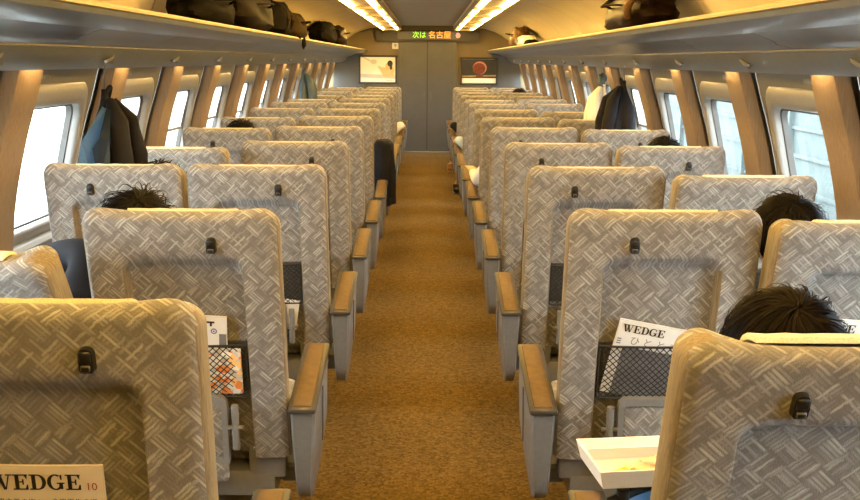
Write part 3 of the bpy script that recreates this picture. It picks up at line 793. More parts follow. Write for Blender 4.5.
def copy_tree(o, parent=None):
    c = o.copy(); COL.objects.link(c)
    if parent is not None: c.parent = parent
    for ch in KIDS[o.name]: copy_tree(ch, c)
    return c
ORD = ['nearest', 'second', 'third', 'fourth', 'fifth', 'sixth', 'seventh', 'eighth', 'ninth', 'tenth', 'eleventh', 'twelfth', 'farthest']
DELTA = {('aisle', -1, -1): -3.0, ('aisle', 1, -1): 8.0, ('aisle', -1, 0): 1.5, ('window', 1, 0): 6.5, ('window', -1, 0): 23.0, ('window', -1, 2): 9.0, ('window', 1, 1): 8.0,
         ('window', 1, 2): 4.0, ('window', -1, 1): 0.3, ('window', 1, 3): 3.0, ('window', -1, 4): 4.0, ('window', 1, 6): -2.0, ('aisle', 1, 7): 3.0, ('window', 1, 5): 5.0}
EXTRA = {('aisle', -1, -1): 'nearest patterned aisle seat left of the aisle with brown-toned back, WEDGE magazine in pocket',
         ('aisle', 1, -1): 'nearest patterned aisle seat right of the aisle, in front of the black-haired passenger',
         ('aisle', -1, 0): 'patterned aisle seat left of the aisle with snack packet in its net, second row',
         ('aisle', 1, 0): 'patterned aisle seat right of the aisle behind the white carton, second row',
         ('window', -1, 0): 'strongly reclined patterned window seat beside the dark-sleeved passenger, left of the aisle'}
CHAIR = {}
SHIFT = {('aisle', -1, 0): -.014, ('aisle', -1, -1): .012, ('aisle', 1, -1): .008, ('window', -1, 2): -.03, ('window', -1, 0): -.004}
KIDS = {}
protos = {}
for kind in ('aisle', 'window'):
    for sg in (-1, 1): protos[kind, sg] = make_chair(kind, sg)
for o in list(COL.objects): KIDS.setdefault(o.name, [])
for o in list(COL.objects):
    if o.parent is not None: KIDS[o.parent.name].append(o)
used = set()
for k in range(K0, K1 + 1):
    for kind in ('aisle', 'window'):
        for sg in (-1, 1):
            pr = protos[kind, sg]
            if (kind, sg) in used: o = copy_tree(pr); kids = [c for c in COL.objects if c.parent is o]
            else: o = pr; used.add((kind, sg)); kids = KIDS[pr.name]
            o.location = (sg * XC[kind] + SHIFT.get((kind, sg, k), 0), PIV_Y + BASE_DY + PITCH * k, 0)
            d = DELTA.get((kind, sg, k))
            if d is None: d = 0.0 if kind == 'aisle' else rnd.choice((0, 0, 2.5, -1.0, 4.0))
            if kind == 'aisle' and d == 0.0 and k > 2: d = rnd.uniform(-0.6, 0.8)
            back = [c for c in kids if c.name.startswith('backrest')][0]
            back.rotation_euler = (LEAN + R(d), 0, 0)
            CHAIR[kind, sg, k] = (o, back)
            o['label'] = EXTRA.get((kind, sg, k)) or 'patterned grey-beige %s seat %s of the aisle, %s row counted from the near end' % (kind, 'left' if sg < 0 else 'right', ORD[k - K0])

bpy.context.view_layer.update()
def in_back(key, local):
    """matrix of a spot on a chair's backrest"""
    return CHAIR[key][1].matrix_world @ local

# ------------------------------------------------------------------ magazines and pocket contents
def slab(w, h, t=0.006, bend=0.0, nx=8):
    """magazine: x 0..w, z 0..h, front at -y, slightly bowed"""
    bm = bmesh.new(); f, b = [], []
    def yb(x): return -bend * math.sin(math.pi * x / w)
    for i in range(nx + 1):
        x = w * i / nx
        f.append([bm.verts.new((x, yb(x) - t / 2, z)) for z in (0, h)]); b.append([bm.verts.new((x, yb(x) + t / 2, z)) for z in (0, h)])
    for i in range(nx):
        bm.faces.new((f[i][0], f[i + 1][0], f[i + 1][1], f[i][1])); bm.faces.new((b[i][0], b[i][1], b[i + 1][1], b[i + 1][0]))
        bm.faces.new((f[i][1], f[i + 1][1], b[i + 1][1], b[i][1])); bm.faces.new((f[i][0], b[i][0], b[i + 1][0], f[i + 1][0]))
    bm.faces.new((f[0][0], f[0][1], b[0][1], b[0][0])); bm.faces.new((f[-1][0], b[-1][0], b[-1][1], f[-1][1]))
    return bm
def title_mesh(scale, mat='ink'):
    """the slab-serif masthead WEDGE, drawn as polygons; returns mesh and width (letter height = scale)"""
    polys = []; x0 = 0.0
    def rect(a, b, c, d): polys.append([(x0 + a, b), (x0 + c, b), (x0 + c, d), (x0 + a, d)])
    def E():
        rect(.0, 0, .86, .085); rect(.0, .915, .86, 1); rect(.13, .085, .36, .915); rect(.36, .47, .60, .55); rect(.54, .33, .63, .69)
        polys.append([(x0 + .86, .085), (x0 + .76, .085), (x0 + .70, .0851), (x0 + .79, .34), (x0 + .86, .34)]); polys.append([(x0 + .66, .915), (x0 + .82, .66), (x0 + .83, .915)])
    # W
    for a in (0.0, 0.43):
        polys.append([(x0 + a + .10, .93), (x0 + a + .34, .93), (x0 + a + .58, .0), (x0 + a + .42, .0)])
        polys.append([(x0 + a + .50, .0), (x0 + a + .58, .0), (x0 + a + .80, .93), (x0 + a + .72, .93)])
    rect(.0, .92, .46, 1); rect(.48, .92, .86, 1); rect(1.0, .92, 1.38, 1)
    x0 += 1.40; E(); x0 += .95
    # D
    rect(.0, 0, .5, .085); rect(.0, .915, .5, 1); rect(.13, .085, .36, .915)
    def ring(cx, cz, ro, rz, ri, rzi, a0, a1, n=12):
        for k in range(n):
            a, b = R(a0 + (a1 - a0) * k / n), R(a0 + (a1 - a0) * (k + 1) / n)
            polys.append([(x0 + cx + ri * math.cos(a), cz + rzi * math.sin(a)), (x0 + cx + ro * math.cos(a), cz + rz * math.sin(a)), (x0 + cx + ro * math.cos(b), cz + rz * math.sin(b)), (x0 + cx + ri * math.cos(b), cz + rzi * math.sin(b))])
    ring(.48, .5, .47, .5, .24, .415, -90, 90); x0 += 1.0
    # G
    ring(.48, .5, .48, .52, .25, .43, 55, 325); rect(.55, .40, 1.0, .48); rect(.68, .06, .90, .44); polys.append([(x0 + .74, .93), (x0 + .86, 1), (x0 + .86, .66), (x0 + .78, .66)]); x0 += 1.05
    E(); x0 += .86
    bm = bmesh.new()
    for p in polys:
        f = bm.faces.new([bm.verts.new((x * scale, 0, z * scale)) for x, z in p]); f.normal_update()
        if f.normal.y > 0: f.normal_flip()
    me = mesh_of(bm, 'masthead', mat, False); return me, x0 * scale
def magazine(key, lx, lz, w, h, label, ang=0.0, ly=0.016, bend=0.004, page='paper', title=None, titlex=0.01, titlez=None):
    t = thing('magazine', label, 'magazine', group='magazines in the seat pockets')
    t.matrix_world = in_back(key, Matrix.Translation((lx, ly, lz)) @ Matrix.Rotation(ang, 4, 'Y'))
    obj('pages', slab(w, h, 0.006, bend), page, t)
    if title:
        me, tw = title_mesh(title); link('masthead', me, t, (titlex, -0.0042 - bend, titlez))
    return t
# nearest left seat
t = magazine(('aisle', -1, -1), -0.125, 0.185, 0.212, 0.262, 'cream WEDGE magazine with red 10, standing in the nearest left seat pocket', 0.0, 0.012, 0.002, 'paper_cream', 0.0305, 0.012, 0.216)
link('issue_number', text_mesh('10', 0.021, 'ink_red', 'issue_number'), t, (0.191, -0.007, 0.2225), (R(90), 0, 0))
link('headline', text_mesh('成果主義の次へ・企業再生の道', 0.0135, 'ink', 'headline'), t, (0.105, -0.007, 0.192), (R(90), 0, 0))
# second row, left
k_ = ('aisle', -1, 0)
t = magazine(k_, 0.012, 0.225, 0.085, 0.205, 'white booklet with blue round emblem above the orange snack packet', R(3), 0.022, 0.0005)
bm = bmesh.new(); flat_poly(bm, ell(0, 0, .009, .009), 0, 0); flat_poly(bm, ell(0, 0, .0055, .0055), -.0004, 1); flat_poly(bm, ell(0, 0, .003, .003), -.0008, 0); obj('emblem', bm, ['blue', 'paper'], t, (0.048, -0.0042, 0.158), smooth=False)
bm = bmesh.new(); flat_poly(bm, [(0, 0), (.028, 0), (.028, .006), (0, .006)], 0); flat_poly(bm, [(.015, -.010), (.021, -.010), (.021, .0), (.015, .0)], 0); obj('lettering', bm, 'ink', t, (0.022, -0.0042, 0.183), smooth=False)
bm = bmesh.new(); flat_poly(bm, [(.0, 0), (.02, 0), (.02, .15), (.0, .15)], 0); obj('spine_band', bm, 'cover_grey', t, (0.0825 - .02, -0.0042, 0.0), smooth=False)
t = thing('snack_packet', 'orange and white patterned packet behind the net of a left aisle seat', 'packet'); t.matrix_world = in_back(k_, Matrix.Translation((-0.008, 0.012, 0.180)))
bm = bmesh.new(); add_box(bm, (.075, 0, .07), (.15, .012, .14), 0, .005, 2)
def packet_mat():
    q = NT('packet_print'); vo = q.n('ShaderNodeTexVoronoi'); vo.inputs['Scale'].default_value = 55; q.l(q.obj(), vo.inputs['Vector'])
    sp = q.n('ShaderNodeSeparateColor'); q.l(vo.outputs['Color'], sp.inputs[0])
    c = q.ramp(sp.outputs[0], [(0, (0.85, 0.84, 0.80)), (.45, (.85, .27, .05)), (.65, (.55, .53, .50)), (.85, (.9, .55, .2))], 'CONSTANT'); q.l(c, q.b.inputs['Base Color']); q.b.inputs['Roughness'].default_value = 0.3; return q.m
M['packet'] = packet_mat(); obj('wrapper', bm, 'packet', t)
bm = bmesh.new(); add_box(bm, (.075, 0, .142), (.15, .003, .012)); obj('seal_strip', bm, 'card', t, smooth=False)
# second row, right
k_ = ('aisle', 1, 0)
t = magazine(k_, -0.148, 0.190, 0.212, 0.238, 'white WEDGE magazine tilted in the net in front of the white carton', R(11), 0.020, 0.001, 'paper', 0.0235, 0.012, 0.202)
bm = bmesh.new(); flat_poly(bm, [(.028, 0), (.21, 0), (.21, .155), (.028, .155)], 0); obj('cover_picture', bm, 'cover_grey', t, (0, -0.0048, 0.0), smooth=False)
link('headline', text_mesh('ひ と と き', 0.030, 'ink_grey', 'headline'), t, (0.115, -0.0055, 0.176), (R(90), 0, 0))
bm = bmesh.new()
for q in range(3): flat_poly(bm, [(.006, q * .007), (.018, q * .007), (.018, q * .007 + .004), (.006, q * .007 + .004)], 0)
obj('lettering', bm, 'ink_grey', t, (0, -0.0055, 0.162), smooth=False)
# right window seat, second row
magazine(('window', 1, 0), -0.175, 0.20, 0.212, 0.262, 'white WEDGE magazine in the window seat pocket beside a passenger\'s hair', R(4), 0.012, 0.002, 'paper', 0.026, 0.012, 0.222)
magazine(('aisle', -1, 1), 0.06, 0.06, 0.07, 0.13, 'small folded white leaflet low behind the third left aisle seat', R(8), 0.014, 0.001)

# ------------------------------------------------------------------ tray arm table and carton
ch = CHAIR['aisle', 1, -1][0]
Tz = 0.612
bm = bmesh.new(); add_poly_prism(bm, round_poly([(-.24, .18), (.10, .18), (.10, .37), (-.24, .37)], .03), 2, Tz - .016, Tz)
bmesh.ops.recalc_face_normals(bm, faces=bm.faces)
for v in bm.verts: v.co.x += 0.02
tb = obj('arm_table', bm, 'plastic', ch)
bm = bmesh.new(); add_tube(bm, [(-.27, .10, .575), (-.20, .135, .590), (-.12, .19, .588)], [.010, .012, .010], 8); add_tube(bm, [(-.235, .11, .573), (-.235, .11, .60)], .014, 10)
obj('table_hinge', bm, 'black', tb)
t = thing('food_carton', 'open white carton with food scraps on the fold-out arm table', 'carton', (0.378, 2.055, Tz), (0, 0, R(7)))
bw, bd, bh = 0.30, 0.19, 0.042
def tray():
    bm = bmesh.new()
    def loop(ins, z): return [bm.verts.new(p) for p in ((ins, ins, z), (bw - ins, ins, z), (bw - ins, bd - ins, z), (ins, bd - ins, z))]
    L = [loop(.006, 0), loop(-.004, bh), loop(.002, bh), loop(.011, .004)]
    for a, b in zip(L, L[1:]):
        for i in range(4): bm.faces.new((a[i], a[(i + 1) % 4], b[(i + 1) % 4], b[i]))
    bm.faces.new(L[0][::-1]); f = bm.faces.new(L[-1]); f.material_index = 1
    return bm
obj('tray', tray(), ['card', 'card_in'], t, smooth=False)
bm = bmesh.new(); add_box(bm, (bw / 2, bd - .035, .02), (bw - .02, .003, .03), 0, 0, 1, Matrix.Rotation(R(18), 4, 'X')); obj('divider', bm, 'card', t, smooth=False)
def lump(bm, c, r, seed, amp=0.35, sub=2, sq=(1, 1, 1)):
    rr = bmesh.ops.create_icosphere(bm, subdivisions=sub, radius=1.0)
    for v in rr['verts']:
        k = 1 + amp * noise.noise(v.co * 1.7 + Vector((seed, seed * 2, 0)))
        v.co = Vector((v.co.x * r * sq[0] * k, v.co.y * r * sq[1] * k, v.co.z * r * sq[2] * k)) + Vector(c)
Mc = t.matrix_world if False else Matrix.Translation((0.378, 2.055, Tz)) @ Matrix.Rotation(R(7), 4, 'Z')
bm = bmesh.new(); lump(bm, (0, 0, 0), .013, 3, .4, 2, (1.3, .9, .7)); lump(bm, (.010, .012, .002), .010, 5, .4, 2, (1.1, .9, .7))
tag(obj('food_scrap', bm, 'yellow', None, Mc @ Vector((.062, .060, .011))), 'yellow pickled food scrap lying in the white carton', 'food')
bm = bmesh.new(); lump(bm, (0, 0, 0), .011, 8, .4, 2, (1, 1, .7))
tag(obj('food_scrap', bm, 'brownfood', None, Mc @ Vector((.094, .066, .010))), 'small brown food scrap beside the yellow one in the carton', 'food')
bm = bmesh.new(); lump(bm, (0, 0, 0), .040, 12, .9, 4, (1.3, .9, .42))
tag(obj('crumpled_wrap', bm, 'film', None, Mc @ Vector((.165, .08, .019))), 'crumpled golden clear wrap in the right half of the carton', 'wrapper')

# ------------------------------------------------------------------ bags on the racks
def soft_bag(L, D, H, seed, amp=0.10, pw=3.2, taper=0.75, sag=0.0):
    """superellipsoid body, origin at base centre; L along y"""
    bm = bmesh.new(); r = bmesh.ops.create_uvsphere(bm, u_segments=32, v_segments=18, radius=1.0)
    for v in r['verts']:
        d = v.co.normalized(); q = (abs(d.x) ** pw + abs(d.y) ** pw + abs(d.z) ** pw) ** (-1 / pw); p = d * q
        k = 1 + amp * noise.noise(p * 2.1 + Vector((seed, 0, seed))) + amp * 0.5 * noise.noise(p * 5.3 + Vector((0, seed, 0)))
        tp = 1 - (1 - taper) * (p.z * 0.5 + 0.5)
        v.co = Vector((p.x * D / 2 * tp * k, p.y * L / 2 * (1 - (1 - taper) * 0.5 * (p.z * .5 + .5)) * k, max(-1, p.z * (k if p.z > 0 else 1) - sag * (p.y ** 2) * max(0, p.z)) * H / 2 + H / 2))
    return bm
def arc(p0, p1, rise, n=10):
    p0, p1 = Vector(p0), Vector(p1)
    return [p0.lerp(p1, k / n) + Vector(rise) * math.sin(math.pi * k / n) for k in range(n + 1)]
def bag(name, label, cat, loc, L, D, H, mat, seed, strap='nylon', rot=0, zip_=True, handles=True, pocket=None, **kw):
    t = thing(name, label, cat, loc, (0, 0, rot)); obj('body', soft_bag(L, D, H, seed, **kw), mat, t)
    if zip_:
        bm = bmesh.new(); add_tube(bm, [(0.0, -L * .40 + L * .8 * k / 10, H * (1.0 + .015 * math.sin(k))) for k in range(11)], .006, 6); obj('zip', bm, 'brass', t)
    if handles:
        for s in (-1, 1):
            bm = bmesh.new(); add_tube(bm, arc((s * D * .36, -L * .22, H * .62), (s * D * .36, L * .22, H * .62), (s * D * .24, 0, H * .05)), .010, 8, flat=.6); obj('handle', bm, strap, t)
    if pocket:
        bm = bmesh.new(); add_box(bm, (pocket * D * .46, 0, H * .42), (D * .16, L * .55, H * .5), 0, .015, 3); obj('pocket', bm, mat, t)
    return t
ZR = 1.678
bag('duffel_bag', 'long black soft bag at the near end of the left rack', 'bag', (-1.15, 5.36, ZR), .92, 0.27, 0.20, 'nylon', 3, sag=.5, amp=.14)
bag('leather_bag', 'large dark brown bag with shiny folds on the left rack', 'bag', (-1.12, 6.45, ZR), 1.20, 0.27, 0.255, 'nylon_brown', 9, 'leather', amp=.16)
t = thing('backpack', 'black backpack with light straps beside the brown bag on left rack', 'backpack', (-1.14, 7.62, ZR)); obj('body', soft_bag(.55, .30, .25, 21, .12), 'nylon', t)
for s in (-.14, .10):
    bm = bmesh.new(); add_tube(bm, arc((.12, s, .02), (-.02, s + .05, .25), (.08, 0, .04)), .014, 8, flat=.45); obj('strap', bm, 'canvas', t)
bm = bmesh.new(); add_tube(bm, arc((.0, -.05, .23), (.0, .07, .23), (0, 0, .06)), .009, 8); obj('handle', bm, 'nylon', t)
bag('shoulder_bag', 'olive-brown canvas bag behind the black backpack on left rack', 'bag', (-1.15, 8.75, ZR), .72, .28, .22, 'canvas', 31, 'nylon', amp=.10)
t = thing('folded_umbrella', 'small black folded cloth hanging over the left rack edge', 'cloth', (-1.015, 8.15, ZR + .012)); bm = bmesh.new()
lump(bm, (0, 0, .0), .05, 41, .6, 3, (.7, 1.8, .35)); lump(bm, (.045, .03, -.05), .03, 44, .5, 3, (.5, 1.5, 1.4)); obj('folds', bm, 'nylon', t); t.name = 'folded_cloth'
bag('travel_bag', 'black travel bag near the far end of the left rack', 'bag', (-1.16, 11.6, ZR), .95, .30, .25, 'nylon', 51, amp=.14)
bag('handbag', 'brown handbag at the far end of the left rack', 'bag', (-1.16, 13.3, ZR), .75, .28, .26, 'leather', 55, 'leather', amp=.12)
t = bag('satchel', 'dark brown leather satchel lying on the right rack', 'bag', (1.14, 5.62, ZR), .95, .30, .20, 'leather', 61, 'leather', amp=.10, pw=4.0, taper=.8)
bm = bmesh.new(); add_box(bm, (-.02, 0, .195), (.24, .90, .012), 0, .005, 2, Matrix.Rotation(R(-6), 4, 'X')); obj('flap', bm, 'leather', t)
bm = bmesh.new(); add_tube(bm, arc((-.14, -.40, .06), (-.12, -.47, .16), (-.02, -.02, 0)), .02, 8); obj('roll_end', bm, 'leather_tan', t)
bm = bmesh.new(); add_tube(bm, arc((.02, .05, .20), (.02, .45, .14), (0, 0, .07)), .012, 8, flat=.5); obj('shoulder_strap', bm, 'leather', t)
t = bag('tote_bag', 'tan leather tote bag at the far end of the right rack', 'bag', (1.15, 12.9, ZR), .85, .30, .25, 'leather_tan', 71, 'leather', amp=.14, taper=.6)
t = bag('paper_bag', 'white bag with black oval mark beside the tan tote, right rack', 'bag', (1.12, 11.75, ZR), .62, .24, .12, 'card', 75, 'nylon', handles=False, zip_=False, amp=.08)
bm = bmesh.new()
for v in ell(0, 0, .10, .035): bm.verts.new((-.124, v[0], .06 + v[1]))
bm.faces.new(bm.verts[:] if False else list(bm.verts)); obj('mark', bm, 'ink', t, smooth=False)
bag('small_pouch', 'small black pouch nearer than the white bag, right rack', 'pouch', (1.09, 10.9, ZR), .40, .16, .06, 'nylon', 81, handles=False, amp=.1)

# ------------------------------------------------------------------ hanging clothes
def garment(name, label, cat, apex, spread, drop, mat, seed, side, near=0.5, skew=0.0, extra=None, depth=.10):
    """a jacket hung by its collar from a hook: pleated drape falling from APEX; spread along y"""
    t = thing(name, label, cat, apex)
    def drape(a0, a1, r_in, spr, dr, sk, sd, dp, n=26, mrows=16):
        bm = bmesh.new(); rows = []
        for i in range(mrows + 1):
            u = i / mrows; wdt = 0.018 + spr * (0.10 + .90 * smooth01(-.02, .62, u)) * (0.72 + .28 * u) ; row = []
            for j in range(n):
                a = a0 + (a1 - a0) * j / n
                fold = 1 + (0.05 + .16 * u) * math.sin(a * 5 + sd) + (.10 * u) * math.sin(a * 9 + sd * 2)
                y = math.cos(a) * wdt / 2 * fold + sk * u; x = math.sin(a) * (0.02 + dp * smooth01(0, .5, u)) * .5 * fold
                row.append(bm.verts.new((-side * (x + dp * .35 * u), y, -u * dr - .012 * math.sin(a * 2 + sd) * u)))
            rows.append(row)
        for i in range(mrows):
            for j in range(n): bm.faces.new((rows[i][j], rows[i][(j + 1) % n], rows[i + 1][(j + 1) % n], rows[i + 1][j]))
        bm.faces.new(rows[0]); bm.faces.new(rows[-1][::-1]); bmesh.ops.recalc_face_normals(bm, faces=bm.faces)
        return bm
    obj('body', drape(0, 2 * math.pi, 0, spread, drop, skew, seed, depth), mat, t, autosmooth=80)
    for q, s in enumerate((-1, 1)):
        bm = bmesh.new(); y0 = s * spread * .22
        pts = [(-side * .03, s * .02, -.05), (-side * (.05 + depth * .3), y0 + skew * .3, -.13), (-side * (.06 + depth * .45), y0 * 1.5 + skew * .6, -drop * .55), (-side * (.06 + depth * .5), y0 * 1.6 + skew * .9, -drop * .9)]
        add_tube(bm, pts, [.022, .042, .045, .038], 10, flat=.8); obj('sleeve', bm, mat, t, autosmooth=80)
    bm = bmesh.new(); add_tube(bm, arc((-side * .006, -.035, -.035), (-side * .006, .035, -.035), (-side * .02, 0, .045)), [.010] * 11, 8); obj('collar', bm, mat, t)
    bm = bmesh.new(); add_tube(bm, [(0, 0, -.02), (side * -.004, 0, .05), (side * -.008, 0, .10)], .004, 6); obj('hanging_loop', bm, 'plastic_dark', t)
    return t
def lapel(t, pts, mat, name='lining'):
    bm = bmesh.new(); vs = [bm.verts.new(p) for p in pts]; bm.faces.new(vs); r = bmesh.ops.solidify(bm, geom=list(bm.faces), thickness=.006); bmesh.ops.recalc_face_normals(bm, faces=bm.faces); obj(name, bm, mat, t, smooth=False)
t = garment('jacket', 'dark navy jacket with pale blue lining hung by the near left window', 'jacket', (-1.385, 4.43, 1.385), .40, .52, 'suit', 1.3, -1, skew=-.10, depth=.13)
lapel(t, [(.015, -.085, -.07), (-.020, -.26, -.20), (-.045, -.385, -.50), (.085, -.385, -.50), (.060, -.265, -.20), (.035, -.09, -.08)], 'lining')
lapel(t, [(.035, -.10, -.08), (.055, -.275, -.19), (.030, -.29, -.23), (.065, -.35, -.36), (.085, -.395, -.50), (.125, -.39, -.50), (.095, -.27, -.2), (.055, -.10, -.08)], 'navy', 'lapel')
garment('jacket', 'black jacket hung from a hook between the right windows', 'jacket', (1.34, 7.02, 1.39), .50, .50, 'suit', 2.1, 1, skew=-.12, depth=.17)
t = garment('shirt', 'white shirt hung by the right windows beyond the black jacket', 'shirt', (1.41, 8.22, 1.36), .34, .48, 'white_cloth', 3.3, 1, skew=-.02, depth=.09)
bm = bmesh.new(); lump(bm, (0, 0, 0), .045, 5, .5, 3, (.8, 1.0, 1.2)); obj('grey_scarf', bm, 'bluegrey', t, (-.02, 0, .01))
garment('jacket', 'blue-grey jacket hung by the far left windows', 'jacket', (-1.41, 11.75, 1.40), .40, .42, 'bluegrey', 4.4, -1, depth=.10)
# black coat at the aisle side of a left seat
t = thing('coat', 'black coat hanging beside a left aisle seat\'s armrest over the aisle', 'coat', (-0.345, 8.10, 0.88))
bm = bmesh.new(); rows = []
for i in range(15):
    u = i / 14; row = []; wx = .075 * (1 - .0 * u) * smooth01(-.06, .035, u) + .003; wy = .16 + .05 * math.sin(2.2 * u); 
    for j in range(24):
        a = 2 * math.pi * j / 24; f = 1 + .10 * u * math.sin(4 * a + 1) + .06 * math.sin(7 * a + 3 * u)
        row.append(bm.verts.new((math.cos(a) * wx * f + .018 * u, math.sin(a) * wy * f, .012 - u * .50)))
    rows.append(row)
for i in range(14):
    for j in range(24): bm.faces.new((rows[i][j], rows[i][(j + 1) % 24], rows[i + 1][(j + 1) % 24], rows[i + 1][j]))
bm.faces.new(rows[0]); bm.faces.new(rows[-1][::-1]); bmesh.ops.recalc_face_normals(bm, faces=bm.faces); obj('body', bm, 'suit', t, autosmooth=80)
bm = bmesh.new(); add_tube(bm, [(.05, -.10, -.06), (.072, -.15, -.22), (.07, -.16, -.42)], [.03, .036, .03], 10, flat=.6); obj('sleeve', bm, 'suit', t)

# ------------------------------------------------------------------ passengers
def skin_obj(name, verts, edges, radii, mat, parent, root=0, sub=2):
    me = bpy.data.meshes.new(name); me.from_pydata([tuple(v) for v in verts], edges, []); me.materials.append(M[mat])
    o = link(name, me, parent); md = o.modifiers.new('skin', 'SKIN'); md.use_smooth_shade = True
    if not me.skin_vertices: 
        bpy.context.view_layer.objects.active = o
    for i, r in enumerate(radii): me.skin_vertices[0].data[i].radius = r if isinstance(r, tuple) else (r, r)
    me.skin_vertices[0].data[root].use_root = True
    s = o.modifiers.new('sub', 'SUBSURF'); s.levels = sub; s.render_levels = sub
    return o
def hair_mesh(rx, ry, rz, seed, mat, n=1100, messy=.25, length=.075, parting=0.0):
    """scalp cap with tapering locks; head centre at origin, face towards +y"""
    rg = random.Random(seed); bm = bmesh.new()
    r = bmesh.ops.create_icosphere(bm, subdivisions=4, radius=1.0)
    kill = []
    for v in r['verts']:
        d = v.co.copy(); k = 1.0 + .05 * noise.noise(d * 3 + Vector((seed, 0, 0)))
        v.co = Vector((d.x * rx * k, d.y * ry * k, d.z * rz * k))
        if d.z < -.55 or (d.y > .55 and d.z < .38): kill.append(v)
    bmesh.ops.delete(bm, geom=kill, context='VERTS')
    crown = Vector((parting, -.45, .89)).normalized()
    for _ in range(n):
        while True:
            d = Vector((rg.gauss(0, 1), rg.gauss(0, 1), rg.gauss(0, 1))).normalized()
            if d.z > -.5 and not (d.y > .6 and d.z < .3): break
        tan = (d - crown * d.dot(crown)); tan = (tan - d * tan.dot(d))
        if tan.length < .02: tan = d.orthogonal()
        tan.normalize(); tan = (tan + d.cross(tan) * (.45 + rg.gauss(0, messy))).normalized()
        L = length * rg.uniform(.6, 1.25); w = rg.uniform(.0014, .0030); lift = rg.uniform(.0, .012) + (rg.random() < .12) * rg.uniform(.0, .02) * messy * 4
        p = Vector((d.x * rx, d.y * ry, d.z * rz)) * 1.01; prev = None; dirv = tan
        sidev = d.cross(tan).normalized()
        for i in range(6):
            u = i / 5; ww = w * (1 - u ** 2 * .92)
            off = d * (lift * math.sin(u * 2.2) + .003)
            a = bm.verts.new(p + off - sidev * ww); b = bm.verts.new(p + off + sidev * ww); c = bm.verts.new(p + off + d * ww * .8)
            if prev: bm.faces.new((prev[0], a, c, prev[2])); bm.faces.new((prev[2], c, b, prev[1]))
            prev = (a, b, c)
            p = p + dirv * L / 5; q = Vector((p.x / rx, p.y / ry, p.z / rz)); q.normalize()
            p = Vector((q.x * rx, q.y * ry, q.z * rz)) * 1.012; dirv = (dirv - q * dirv.dot(q)); dirv.normalize(); d = q
            sidev = d.cross(dirv).normalized()
    return mesh_of(bm, 'hair', mat, True, 180)
